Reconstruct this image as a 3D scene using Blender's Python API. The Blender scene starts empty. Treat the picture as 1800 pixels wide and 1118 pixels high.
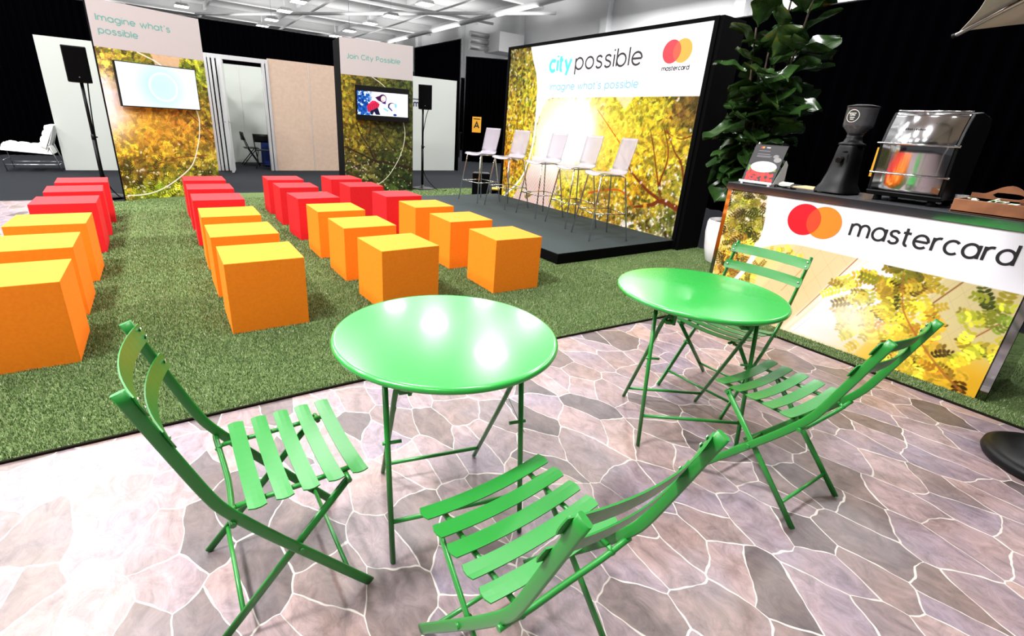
import bpy, bmesh, math, random
import numpy as np
from mathutils import Vector, Matrix
random.seed(7)
C = bpy.context.scene.collection
S = bpy.context.scene
PI = math.pi
R = math.radians

# ------------------------------------------------------------------ camera
F, PITCH, ROLL, YAW, CH, CX, CY = 839.473, 0.361576, 0.063946, 0.605925, 1.42264, 862.23, 536.79
cd = bpy.data.cameras.new('camera'); cam = bpy.data.objects.new('camera', cd); C.objects.link(cam)
f = Vector((math.sin(YAW)*math.cos(PITCH), math.cos(YAW)*math.cos(PITCH), -math.sin(PITCH)))
r0 = Vector((math.cos(YAW), -math.sin(YAW), 0)); u0 = r0.cross(f)
rr = math.cos(ROLL)*r0 + math.sin(ROLL)*u0; uu = -math.sin(ROLL)*r0 + math.cos(ROLL)*u0
cam.matrix_world = Matrix(((rr.x, uu.x, -f.x, 0), (rr.y, uu.y, -f.y, 0), (rr.z, uu.z, -f.z, CH), (0, 0, 0, 1)))
cd.sensor_width = 36; cd.lens = F/1800*36
cd.shift_x = (900-CX)/1800; cd.shift_y = (CY-559)/1800
cd.clip_start = 0.02; cd.clip_end = 300
S.camera = cam

# ------------------------------------------------------------------ world, exposure, hall lighting
W = bpy.data.worlds.new('world'); S.world = W; W.use_nodes = True
bg = W.node_tree.nodes['Background']; bg.inputs[0].default_value = (.93, .95, 1, 1); bg.inputs[1].default_value = .07
S.view_settings.view_transform = 'Standard'; S.view_settings.look = 'None'
S.view_settings.exposure = 0.0; S.view_settings.gamma = 1.0; S.view_settings.use_curve_mapping = False
S.cycles.use_denoising = True
S.cycles.max_bounces = 6; S.cycles.diffuse_bounces = 3; S.cycles.glossy_bounces = 4; S.cycles.transparent_max_bounces = 10
S.cycles.caustics_reflective = False; S.cycles.caustics_refractive = False
S.cycles.sample_clamp_indirect = 6

LAMP_POWER = 230
LAMP_X = (-8.1, -2.7, 2.7, 8.1, 13.5)
LAMP_Y = (-6.4, -2.0, 2.4, 6.8, 11.2, 15.6, 20.0)
LAMP_FAR = [(8.1, 28.8), (8.1, 33.2), (8.1, 36.9), (8.1, 41.1), (8.1, 44.8), (13.5, 27.7), (13.5, 32.5), (13.5, 36.2), (13.5, 40.6), (13.5, 44.2), (2.7, 41.4), (2.7, 37)]
def lamp_or_added_light(x, y, z, p, up=False):
    l = bpy.data.lights.new('hall_or_added_light', 'AREA'); l.shape = 'SQUARE'; l.size = .8; l.energy = p
    l.color = (1, .99, .985)
    o = bpy.data.objects.new('hall_or_added_light', l); C.objects.link(o); o.location = (x, y, z)
    if up: o.rotation_euler = (PI, 0, 0); l.size = 4.2
    return o
KY = {-6.4: .05, -2.0: .2, 2.4: 1, 6.8: 1.15, 11.2: 1.2, 15.6: 1.2, 20.0: 1}
KX = {-8.1: 1.5, -2.7: 1.6, 2.7: .9, 8.1: 1, 13.5: 1.2}
for x in LAMP_X:
    for y in LAMP_Y:
        k = KX[x]*KY[y]
        if x == -2.7 and y in (2.4, -2.0): k *= 2.8          # the bay on the left is the brightest
        lamp_or_added_light(x, y, 7.36, LAMP_POWER*k)
for x in (-8.1, -2.7, 2.7, 8.1, 13.5, 18.9):                  # wide upward lights added to brighten the roof, no fixtures behind them
    for y in (17.8, 26.6, 35.4, 44.2, 53.0): lamp_or_added_light(x, y, 7.7, 120, True)
for y in (11.2, 15.6, 18.6): lamp_or_added_light(18.9, y, 7.36, 520)  # extra row added out of frame to brighten the right wall

# ------------------------------------------------------------------ colour helpers and materials
def lin(c):
    return tuple((v/12.92 if v <= .04045 else ((v+.055)/1.055)**2.4) for v in c)
def rgb(r, g, b): return lin((r/255, g/255, b/255))
def mat(name, col, rough=.5, metal=0., spec=.5, noise=None, bump=None, emit=None, alpha=None, coat=0, trans=0):
    m = bpy.data.materials.new(name); m.use_nodes = True; nt = m.node_tree; b = nt.nodes['Principled BSDF']
    b.inputs['Base Color'].default_value = (*col, 1); b.inputs['Roughness'].default_value = rough
    b.inputs['Metallic'].default_value = metal; b.inputs['Specular IOR Level'].default_value = spec
    if coat: b.inputs['Coat Weight'].default_value = coat; b.inputs['Coat Roughness'].default_value = .08
    if trans: b.inputs['Transmission Weight'].default_value = trans
    if noise:
        sc, c2 = noise
        tc = nt.nodes.new('ShaderNodeTexCoord'); n = nt.nodes.new('ShaderNodeTexNoise'); n.inputs['Scale'].default_value = sc; n.inputs['Detail'].default_value = 4
        mx = nt.nodes.new('ShaderNodeMix'); mx.data_type = 'RGBA'; mx.inputs['A'].default_value = (*col, 1); mx.inputs['B'].default_value = (*c2, 1)
        rm = nt.nodes.new('ShaderNodeMapRange'); rm.inputs[1].default_value = .35; rm.inputs[2].default_value = .65
        nt.links.new(tc.outputs['Object'], n.inputs['Vector']); nt.links.new(n.outputs['Fac'], rm.inputs[0]); nt.links.new(rm.outputs[0], mx.inputs['Factor']); nt.links.new(mx.outputs['Result'], b.inputs['Base Color'])
    if bump:
        sc, st = bump
        tc = nt.nodes.new('ShaderNodeTexCoord'); n = nt.nodes.new('ShaderNodeTexNoise'); n.inputs['Scale'].default_value = sc; n.inputs['Detail'].default_value = 5
        bp = nt.nodes.new('ShaderNodeBump'); bp.inputs['Strength'].default_value = st; bp.inputs['Distance'].default_value = .01
        nt.links.new(tc.outputs['Object'], n.inputs['Vector']); nt.links.new(n.outputs['Fac'], bp.inputs['Height']); nt.links.new(bp.outputs['Normal'], b.inputs['Normal'])
    if emit: b.inputs['Emission Color'].default_value = (*emit[0], 1); b.inputs['Emission Strength'].default_value = emit[1]
    if alpha is not None: b.inputs['Alpha'].default_value = alpha
    return m
def attr_mat(name, rough=.5, emit=0., diffuse=1., spec=.4):
    m = bpy.data.materials.new(name); m.use_nodes = True; nt = m.node_tree; b = nt.nodes['Principled BSDF']
    a = nt.nodes.new('ShaderNodeAttribute'); a.attribute_name = 'Col'
    b.inputs['Roughness'].default_value = rough; b.inputs['Specular IOR Level'].default_value = spec
    if diffuse >= 1: nt.links.new(a.outputs['Color'], b.inputs['Base Color'])
    else:
        mx = nt.nodes.new('ShaderNodeMix'); mx.data_type = 'RGBA'; mx.blend_type = 'MULTIPLY'; mx.inputs['Factor'].default_value = 1; mx.inputs['B'].default_value = (diffuse,)*3+(1,)
        nt.links.new(a.outputs['Color'], mx.inputs['A']); nt.links.new(mx.outputs['Result'], b.inputs['Base Color'])
    if emit: nt.links.new(a.outputs['Color'], b.inputs['Emission Color']); b.inputs['Emission Strength'].default_value = emit
    return m
M = {}
M['green'] = mat('green_painted_steel', rgb(33, 126, 45), .32, spec=.6)
M['green2'] = mat('green_table_enamel', rgb(44, 158, 62), .24, spec=.6, coat=.3)
M['bolt'] = mat('silver_bolt', (.8, .8, .8), .25, 1)
M['orange'] = mat('orange_paint', rgb(250, 136, 26), .7, spec=.2, noise=(60, rgb(244, 130, 24)))
M['red'] = mat('red_paint', rgb(216, 30, 36), .7, spec=.25, noise=(60, rgb(210, 26, 34)))
M['black'] = mat('matt_black', (.0012, .0012, .0014), .85, spec=.06)
M['blackp'] = mat('black_plastic', (.003, .003, .0035), .42, spec=.2)
M['drape'] = mat('black_drape', (.0006, .0006, .001), 1, spec=0)
M['chrome'] = mat('chrome', (.78, .78, .8), .12, 1)
M['mirror'] = mat('polished_trim', (.42, .42, .42), .07, 1)
M['steel'] = mat('brushed_steel', (.55, .55, .57), .3, 1)
M['white'] = mat('white_panel', rgb(184, 189, 183), .6, spec=.3)
M['pinkwhite'] = mat('white_print', rgb(177, 172, 172), .6, spec=.2)
M['beige'] = mat('beige_panel', rgb(184, 162, 144), .7, spec=.2, noise=(14, rgb(178, 156, 138)))
M['alu'] = mat('aluminium_frame', (.72, .73, .74), .35, .6)
M['paintwhite'] = mat('white_building_paint', rgb(226, 227, 228), .8, spec=.2)
M['ceil'] = mat('white_ceiling', rgb(222, 222, 222), .9, spec=.1)
M['beam'] = mat('white_steel_beam', rgb(235, 235, 235), .6, spec=.2)
M['ducta'] = mat('galvanised_duct', (.6, .6, .6), .4, .5)
M['lampem'] = mat('lamp_diffuser', (1, 1, 1), .5, emit=((1, 1, 1), 9))
M['stagetop'] = mat('grey_stage_carpet', rgb(62, 69, 69), .9, spec=.05, noise=(90, rgb(54, 60, 60)))
M['carpet'] = mat('dark_grey_carpet', rgb(42, 44, 47), .95, spec=.03, noise=(130, rgb(28, 30, 33)), bump=(300, .3))
M['leather'] = mat('white_leather', rgb(236, 236, 232), .4, spec=.4)
M['pot'] = mat('white_planter', rgb(238, 234, 238), .25, spec=.5)
M['soil'] = mat('moss_and_soil', rgb(84, 76, 40), .95, noise=(40, rgb(120, 100, 60)), bump=(60, .8))
M['leaf'] = mat('fig_leaf', rgb(32, 58, 25), .25, spec=.5, noise=(9, rgb(50, 80, 34)))
M['vein'] = mat('fig_leaf_vein', rgb(70, 98, 46), .35)
M['bark'] = mat('bark', rgb(74, 60, 44), .8, noise=(30, rgb(50, 40, 30)))
M['wood'] = mat('tray_wood', rgb(156, 102, 66), .5, noise=(9, rgb(128, 80, 50)))
M['packet'] = mat('sugar_packet_paper', rgb(236, 238, 226), .6)
M['packetg'] = mat('green_packet_print', rgb(120, 170, 110), .6)
M['glass'] = mat('smoked_hopper', (.10, .10, .11), .05, spec=.7, alpha=.55)
M['beans'] = mat('coffee_beans', (.02, .012, .008), .5, bump=(120, 1))
M['cardboard'] = mat('brown_paper', rgb(206, 176, 128), .8)
M['yellow'] = mat('yellow_sign', rgb(246, 176, 40), .6)
M['yellow2'] = mat('yellow_plastic', rgb(235, 180, 40), .5)
M['acrylic'] = mat('white_acrylic', rgb(228, 230, 232), .2)
M['blue'] = mat('royal_blue_cloth', rgb(18, 46, 120), .8)
M['canvas'] = mat('parasol_canvas', rgb(206, 202, 194), .8, spec=.2)
M['alupole'] = mat('parasol_metal', (.6, .58, .56), .35, .8)
M['ink'] = mat('black_print', (.008, .008, .009), .5)
M['teal'] = mat('teal_print', rgb(92, 152, 144), .6)
M['navy'] = mat('navy_print', rgb(30, 36, 80), .6)
M['logored'] = mat('red_print', rgb(235, 0, 27), .5)
M['logomix'] = mat('deep_orange_print', rgb(246, 66, 30), .5)
M['logoyel'] = mat('orange_print', rgb(250, 130, 28), .5)
def em(name, c, k): return mat(name, tuple(v*.3 for v in c), .6, emit=(c, k))
M['Eink'] = mat('backlit_black_print', (.004, .002, .004), .6, emit=((.01, 0, .01), .3))
M['Ecyan'] = em('backlit_cyan_print', rgb(84, 222, 236), .75)
M['Epale'] = em('backlit_pale_blue_print', rgb(150, 204, 236), .75)
M['Ered'] = em('backlit_red_print', rgb(255, 52, 66), .85)
M['Emix'] = em('backlit_deep_orange_print', rgb(255, 88, 60), .85)
M['Eyel'] = em('backlit_orange_print', rgb(255, 172, 62), .85)
M['light_print'] = attr_mat('backlit_fabric_print', .7, emit=.95, diffuse=.25, spec=.1)
M['print'] = attr_mat('matt_vinyl_print', .45, spec=.25)
M['screen'] = attr_mat('screen_picture', .25, emit=1.15, diffuse=.05)
M['grass'] = attr_mat('turf_blades', .7, spec=.15)

# stool shell: clear-ish white plastic
m = mat('frosted_white_plastic', rgb(180, 174, 184), .22, spec=.4, alpha=.58); M['shell'] = m

# flagstone vinyl
STA = 4
def stone():
    m = bpy.data.materials.new('flagstone_vinyl'); m.use_nodes = True; nt = m.node_tree; b = nt.nodes['Principled BSDF']; N = nt.nodes.new; L = nt.links.new
    tc = N('ShaderNodeTexCoord'); mp = N('ShaderNodeMapping'); mp.inputs['Rotation'].default_value = (0, 0, R(STA)); mp.inputs['Scale'].default_value = (1.3, .86, 1)
    L(tc.outputs['Object'], mp.inputs['Vector'])
    n1 = N('ShaderNodeTexNoise'); n1.inputs['Scale'].default_value = 2.6; n1.inputs['Detail'].default_value = 3; L(mp.outputs[0], n1.inputs['Vector'])
    sub = N('ShaderNodeVectorMath'); sub.operation = 'SUBTRACT'; sub.inputs[1].default_value = (.5, .5, .5); L(n1.outputs['Color'], sub.inputs[0])
    scl = N('ShaderNodeVectorMath'); scl.operation = 'SCALE'; scl.inputs['Scale'].default_value = .16; L(sub.outputs[0], scl.inputs[0])
    add = N('ShaderNodeVectorMath'); L(mp.outputs[0], add.inputs[0]); L(scl.outputs[0], add.inputs[1])
    ve = N('ShaderNodeTexVoronoi'); ve.voronoi_dimensions = '2D'; ve.feature = 'DISTANCE_TO_EDGE'; ve.inputs['Scale'].default_value = 4.6; L(add.outputs[0], ve.inputs['Vector'])
    vc = N('ShaderNodeTexVoronoi'); vc.voronoi_dimensions = '2D'; vc.inputs['Scale'].default_value = 4.6; L(add.outputs[0], vc.inputs['Vector'])
    sep = N('ShaderNodeSeparateColor'); L(vc.outputs['Color'], sep.inputs[0])
    cr = N('ShaderNodeValToRGB'); L(sep.outputs[0], cr.inputs[0]); e = cr.color_ramp
    cols = [(0, (82, 72, 72)), (.25, (114, 99, 95)), (.5, (136, 118, 118)), (.75, (122, 110, 118)), (1, (152, 130, 122))]
    while len(e.elements) < len(cols): e.elements.new(.5)
    for el, (p, c) in zip(e.elements, cols): el.position = p; el.color = (*rgb(*c), 1)
    # rock texture, streaked along the stone
    n2 = N('ShaderNodeTexNoise'); n2.inputs['Scale'].default_value = 11; n2.inputs['Detail'].default_value = 10; n2.inputs['Roughness'].default_value = .76; n2.inputs['Distortion'].default_value = .8
    mp2 = N('ShaderNodeMapping'); mp2.inputs['Rotation'].default_value = (0, 0, R(STA)); mp2.inputs['Scale'].default_value = (1.35, .85, 1); L(tc.outputs['Object'], mp2.inputs['Vector']); L(mp2.outputs[0], n2.inputs['Vector'])
    r2 = N('ShaderNodeMapRange'); r2.inputs[1].default_value = .3; r2.inputs[2].default_value = .72; r2.inputs[3].default_value = .5; r2.inputs[4].default_value = 1.55; L(n2.outputs['Fac'], r2.inputs[0])
    mul = N('ShaderNodeVectorMath'); mul.operation = 'SCALE'; L(cr.outputs[0], mul.inputs[0]); L(r2.outputs[0], mul.inputs['Scale'])
    n3 = N('ShaderNodeTexNoise'); n3.inputs['Scale'].default_value = 3.1; n3.inputs['Detail'].default_value = 4; L(tc.outputs['Object'], n3.inputs['Vector'])
    r3 = N('ShaderNodeMapRange'); r3.inputs[1].default_value = .4; r3.inputs[2].default_value = .62; L(n3.outputs['Fac'], r3.inputs[0])
    tint = N('ShaderNodeMix'); tint.data_type = 'RGBA'; tint.blend_type = 'MULTIPLY'; tint.inputs['Factor'].default_value = 1
    tm = N('ShaderNodeMix'); tm.data_type = 'RGBA'; tm.inputs['A'].default_value = (1.05, .97, .93, 1); tm.inputs['B'].default_value = (.96, .97, 1.08, 1); L(r3.outputs[0], tm.inputs['Factor'])
    L(mul.outputs[0], tint.inputs['A']); L(tm.outputs['Result'], tint.inputs['B'])
    # grout
    nw = N('ShaderNodeTexNoise'); nw.inputs['Scale'].default_value = 14; L(tc.outputs['Object'], nw.inputs['Vector'])
    gw = N('ShaderNodeMapRange'); gw.inputs[1].default_value = .3; gw.inputs[2].default_value = .7; gw.inputs[3].default_value = .006; gw.inputs[4].default_value = .024; L(nw.outputs['Fac'], gw.inputs[0])
    gm = N('ShaderNodeMath'); gm.operation = 'DIVIDE'; L(ve.outputs['Distance'], gm.inputs[0]); L(gw.outputs[0], gm.inputs[1])
    gs = N('ShaderNodeMapRange'); gs.interpolation_type = 'SMOOTHSTEP'; gs.inputs[1].default_value = .55; gs.inputs[2].default_value = 1.15; L(gm.outputs[0], gs.inputs[0])
    mx = N('ShaderNodeMix'); mx.data_type = 'RGBA'; mx.inputs['A'].default_value = (*rgb(190, 182, 174), 1); L(gs.outputs[0], mx.inputs['Factor']); L(tint.outputs['Result'], mx.inputs['B'])
    L(mx.outputs['Result'], b.inputs['Base Color'])
    b.inputs['Roughness'].default_value = .37; b.inputs['Specular IOR Level'].default_value = .6
    bp = N('ShaderNodeBump'); bp.inputs['Strength'].default_value = .12; bp.inputs['Distance'].default_value = .004; L(n2.outputs['Fac'], bp.inputs['Height']); L(bp.outputs[0], b.inputs['Normal'])
    return m
M['stone'] = stone()
def turf():
    m = bpy.data.materials.new('artificial_turf_backing'); m.use_nodes = True; nt = m.node_tree; b = nt.nodes['Principled BSDF']; N = nt.nodes.new; L = nt.links.new
    tc = N('ShaderNodeTexCoord'); n = N('ShaderNodeTexNoise'); n.inputs['Scale'].default_value = 95; n.inputs['Detail'].default_value = 6; n.inputs['Roughness'].default_value = .8; L(tc.outputs['Object'], n.inputs['Vector'])
    cr = N('ShaderNodeValToRGB'); L(n.outputs['Fac'], cr.inputs[0]); e = cr.color_ramp
    cols = [(.3, (34, 46, 24)), (.45, (76, 96, 52)), (.58, (112, 132, 84)), (.72, (160, 168, 130))]
    while len(e.elements) < len(cols): e.elements.new(.5)
    for el, (p, c) in zip(e.elements, cols): el.position = p; el.color = (*rgb(*c), 1)
    L(cr.outputs[0], b.inputs['Base Color']); b.inputs['Roughness'].default_value = .9; b.inputs['Specular IOR Level'].default_value = .1
    bp = N('ShaderNodeBump'); bp.inputs['Strength'].default_value = .8; bp.inputs['Distance'].default_value = .01; L(n.outputs['Fac'], bp.inputs['Height']); L(bp.outputs[0], b.inputs['Normal'])
    return m
M['turf'] = turf(); M['edge'] = mat('turf_cut_edge', rgb(26, 24, 18), .9, spec=.05)

# ------------------------------------------------------------------ mesh helpers
class MB:
    def __init__(s): s.v = []; s.f = []; s.m = []; s.sm = []
    def add(s, vs, fs, mi=0, smooth=False):
        o = len(s.v); s.v += [tuple(v) for v in vs]; s.f += [tuple(i+o for i in q) for q in fs]; s.m += [mi]*len(fs); s.sm += [smooth]*len(fs); return s
    def box(s, a, b, mi=0):
        x0, y0, z0 = a; x1, y1, z1 = b
        return s.add([(x0,y0,z0),(x1,y0,z0),(x1,y1,z0),(x0,y1,z0),(x0,y0,z1),(x1,y0,z1),(x1,y1,z1),(x0,y1,z1)],
            [(0,3,2,1),(4,5,6,7),(0,1,5,4),(1,2,6,5),(2,3,7,6),(3,0,4,7)], mi)
    def obox(s, o, ux, uy, uz, mi=0):  # oriented box from corner o and three edge vectors
        o, ux, uy, uz = map(Vector, (o, ux, uy, uz)); vs = []
        for k in (0, 1):
            for (i, j) in ((0,0),(1,0),(1,1),(0,1)): vs.append(o+ux*i+uy*j+uz*k)
        return s.add(vs, [(0,3,2,1),(4,5,6,7),(0,1,5,4),(1,2,6,5),(2,3,7,6),(3,0,4,7)], mi)
    def tube(s, pts, r, n=8, mi=0, flat=None, cap=True, smooth=True):
        # r radius or list; flat=(w,h,side vector) gives an oval section, w across 'side', h across the other
        P = [Vector(p) for p in pts]; rings = []; k = len(P)
        prev = None
        for i, p in enumerate(P):
            t = (P[min(i+1, k-1)]-P[max(i-1, 0)]).normalized()
            if flat: a = Vector(flat[2]); a = (a-t*a.dot(t)).normalized()
            else:
                a = prev if prev is not None else (Vector((0,0,1)) if abs(t.z) < .9 else Vector((1,0,0)))
                a = (a-t*a.dot(t)).normalized(); prev = a
            b = t.cross(a); ri = r[i] if isinstance(r, (list, tuple)) else r
            ra, rb = (flat[0]/2, flat[1]/2) if flat else (ri, ri)
            ring = []
            for j in range(n):
                th = 2*PI*j/n; c, q = math.cos(th), math.sin(th)
                if flat: c = math.copysign(abs(c)**.55, c); q = math.copysign(abs(q)**.55, q)
                ring.append(p+a*c*ra+b*q*rb)
            rings.append(ring)
        vs = [v for g in rings for v in g]; fs = []
        for i in range(k-1):
            for j in range(n): fs.append((i*n+j, i*n+(j+1)%n, (i+1)*n+(j+1)%n, (i+1)*n+j))
        if cap: fs += [tuple(range(n-1, -1, -1)), tuple((k-1)*n+j for j in range(n))]
        s.add(vs, fs, mi, smooth)
        if cap: s.sm[-1] = s.sm[-2] = False
        return s
    def lathe(s, prof, c=(0,0,0), n=32, mi=0, smooth=True, sx=1, sy=1):
        vs = []; k = len(prof)
        for (r, z) in prof:
            for j in range(n): th = 2*PI*j/n; vs.append((c[0]+r*math.cos(th)*sx, c[1]+r*math.sin(th)*sy, c[2]+z))
        fs = []
        for i in range(k-1):
            for j in range(n): fs.append((i*n+j, i*n+(j+1)%n, (i+1)*n+(j+1)%n, (i+1)*n+j))
        if prof[0][0] > 1e-6: fs.append(tuple(range(n-1, -1, -1)))
        if prof[-1][0] > 1e-6: fs.append(tuple((k-1)*n+j for j in range(n)))
        return s.add(vs, fs, mi, smooth)
    def prism(s, poly, o, ux, uy, n, mi=0):   # 2D polygon extruded by vector n
        o, ux, uy, n = map(Vector, (o, ux, uy, n)); k = len(poly)
        a = [o+ux*x+uy*y for x, y in poly]; b = [p+n for p in a]
        return s.add(a+b, [tuple(range(k-1, -1, -1)), tuple(range(k, 2*k))]+[(i, (i+1)%k, k+(i+1)%k, k+i) for i in range(k)], mi)
    def grid(s, rows, mi=0, smooth=True, closed=False):
        h = len(rows); w = len(rows[0]); vs = [v for r in rows for v in r]; fs = []
        for i in range(h-1):
            for j in range(w-1): fs.append((i*w+j, i*w+j+1, (i+1)*w+j+1, (i+1)*w+j))
        return s.add(vs, fs, mi, smooth)
    def build(s, name, mats, parent=None, bevel=0, solid=0, sub=0):
        me = bpy.data.meshes.new(name); me.from_pydata(s.v, [], s.f)
        if not isinstance(mats, (list, tuple)): mats = [mats]
        for q in mats: me.materials.append(M[q] if isinstance(q, str) else q)
        me.polygons.foreach_set('material_index', s.m); me.polygons.foreach_set('use_smooth', s.sm); me.update()
        o = bpy.data.objects.new(name, me); C.objects.link(o)
        if parent: o.parent = parent
        if solid: q = o.modifiers.new('s', 'SOLIDIFY'); q.thickness = solid; q.offset = 0
        if bevel: q = o.modifiers.new('b', 'BEVEL'); q.width = bevel; q.segments = 2; q.limit_method = 'ANGLE'
        if sub: q = o.modifiers.new('u', 'SUBSURF'); q.levels = sub; q.render_levels = sub
        return o
def tag(o, label=None, cat=None, group=None, kind=None):
    if label: o['label'] = label
    if cat: o['category'] = cat
    if group: o['group'] = group
    if kind: o['kind'] = kind
    return o
def thing(name, label, cat, loc=(0,0,0), rz=0, group=None):
    o = bpy.data.objects.new(name, None); C.objects.link(o); o.location = loc; o.rotation_euler = (0, 0, rz)
    o.empty_display_size = .1
    return tag(o, label, cat, group)
def copy_tree(o, parent=None):
    c = o.copy(); C.objects.link(c); c.parent = parent
    for ch in list(o.children): copy_tree(ch, c)
    return c
def smooth_pts(P, n=6):
    P = [Vector(p) for p in P]; out = []
    for i in range(len(P)-1):
        p0, p1, p2, p3 = P[max(i-1, 0)], P[i], P[i+1], P[min(i+2, len(P)-1)]
        for k in range(n):
            t = k/n; out.append(.5*((2*p1)+(-p0+p2)*t+(2*p0-5*p1+4*p2-p3)*t*t+(-p0+3*p1-3*p2+p3)*t**3))
    out.append(P[-1]); return out
def disc_poly(cx, cy, r, n=48): return [(cx+r*math.cos(2*PI*i/n), cy+r*math.sin(2*PI*i/n)) for i in range(n)]

# ------------------------------------------------------------------ stroke lettering
def arc(cx, cy, rx, ry, a0, a1, n=14): return [(cx+rx*math.cos(R(a0+(a1-a0)*i/n)), cy+ry*math.sin(R(a0+(a1-a0)*i/n))) for i in range(n+1)]
def sm2(P, n=5): return [(p.x, p.y) for p in smooth_pts([(x, y, 0) for x, y in P], n)]
def glyphs():
    G = {}; O = arc(.5, .5, .5, .5, 0, 360, 28)
    G['a'] = (1.0, [O, [(1, 1), (1, 0)]]); G['b'] = (1.0, [[(0, 1.45), (0, 0)], O]); G['c'] = (.88, [arc(.5, .5, .5, .5, 45, 315, 20)])
    G['d'] = (1.0, [O, [(1, 1.45), (1, 0)]]); G['e'] = (1.0, [[(.02, .5), (1, .5)], arc(.5, .5, .5, .5, 0, 318, 24)])
    G['f'] = (.45, [sm2([(.55, 1.42), (.4, 1.45), (.22, 1.35), (.18, 1.1)])+[(.18, 0)], [(0, .98), (.48, .98)]])
    G['g'] = (1.0, [O, [(1, 1), (1, 0)]+arc(.5, -.02, .5, .42, 0, -140, 12)])
    G['h'] = (.85, [[(0, 1.45), (0, 0)], [(0, .5)]+arc(.425, .575, .425, .425, 180, 0, 12)[1:]+[(.85, 0)]])
    G['i'] = (0, [[(0, 1), (0, 0)], [(0, 1.27), (0, 1.42)]]); G['l'] = (0, [[(0, 1.45), (0, 0)]]); G["'"] = (.1, [[(.05, 1.45), (.05, 1.1)]])
    G['k'] = (.8, [[(0, 1.45), (0, 0)], [(.75, 1), (.02, .42)], [(.25, .6), (.8, 0)]])
    G['m'] = (1.5, [[(0, 1), (0, 0)], [(0, .5)]+arc(.375, .625, .375, .375, 180, 0, 12)[1:]+[(.75, 0)], [(.75, .5)]+arc(1.125, .625, .375, .375, 180, 0, 12)[1:]+[(1.5, 0)]])
    G['n'] = (.85, [[(0, 1), (0, 0)], [(0, .5)]+arc(.425, .575, .425, .425, 180, 0, 12)[1:]+[(.85, 0)]])
    G['o'] = (1.0, [O]); G['p'] = (1.0, [[(0, 1), (0, -.45)], O]); G['r'] = (.5, [[(0, 1), (0, 0)], [(0, .5)]+arc(.42, .57, .42, .43, 180, 75, 8)[1:]])
    G['s'] = (.72, [sm2([(.68, .84), (.52, .98), (.34, 1.0), (.14, .93), (.06, .76), (.16, .6), (.38, .52), (.6, .43), (.7, .26), (.6, .07), (.38, 0), (.18, .03), (.02, .17)])])
    G['t'] = (.5, [[(.16, 1.35), (.16, .25)]+arc(.38, .25, .22, .25, 180, 285, 8)[1:], [(-.08, .98), (.5, .98)]])
    G['w'] = (1.35, [[(0, 1), (.34, 0), (.675, .95), (1.01, 0), (1.35, 1)]]); G['y'] = (.9, [[(0, 1), (.45, .05)], [(.9, 1), (.25, -.45)]])
    G['z'] = (.72, [[(.02, 1), (.7, 1), (.02, 0), (.74, 0)]])
    G['I'] = (0, [[(0, 1.4), (0, 0)]]); G['J'] = (.5, [[(.5, 1.4), (.5, .3)]+arc(.22, .3, .28, .3, 0, -130, 8)[1:]])
    G['C'] = (1.2, [arc(.68, .7, .68, .7, 45, 315, 24)]); G['P'] = (.85, [[(0, 0), (0, 1.4), (.45, 1.4)]+arc(.45, 1.02, .38, .38, 90, -90, 12)[1:]+[(0, .64)]])
    G['A'] = (1.2, [[(0, 0), (.6, 1.4), (1.2, 0)], [(.25, .45), (.95, .45)]])
    G[' '] = (.35, [])
    return G
GL = glyphs()
def lettering(name, text, o, ux, uy, nrm, width, xh, weight, material, parent=None, gap=.34, depth=.0008):
    """flat printed letters: o = left end of baseline, ux/uy unit vectors, width total, xh x-height, weight stroke width"""
    o, ux, uy, nrm = map(Vector, (o, ux, uy, nrm)); adv = 0; items = []
    for i, ch in enumerate(text):
        w, st = GL[ch]; items.append((adv, st)); adv += w+gap
    kx = width/(adv-gap); mb = MB(); lay = 0; hw = weight/2
    for off, st in items:
        for pl in st:
            P = [Vector(((x+off)*kx, y*xh, 0)) for x, y in pl]; closed = (P[0]-P[-1]).length < 1e-6; k = len(P); lay = (lay+1) % 3
            Lf = []; Rt = []
            for i, p in enumerate(P):
                if closed: a = P[i-1] if i > 0 else P[-2]; b = P[i+1] if i < k-1 else P[1]
                else: a = P[max(i-1, 0)]; b = P[min(i+1, k-1)]
                t1 = (p-a) if (p-a).length > 0 else (b-p); t2 = (b-p) if (b-p).length > 0 else (p-a)
                t1.normalize(); t2.normalize(); n1 = Vector((-t1.y, t1.x, 0)); n2 = Vector((-t2.y, t2.x, 0)); nn = n1+n2
                if nn.length < .2: nn = n1.copy()
                nn.normalize(); sc = 1/max(.45, nn.dot(n1)); Lf.append(p+nn*hw*sc); Rt.append(p-nn*hw*sc)
            def tr(q, lay=lay): return o+ux*q.x+uy*q.y+nrm*(depth+.0003*lay)
            vs = [tr(q) for q in Lf]+[tr(q) for q in Rt]
            mb.add(vs, [(i, k+i, k+i+1, i+1) for i in range(k-1)])
    return mb.build(name, material, parent)

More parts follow.
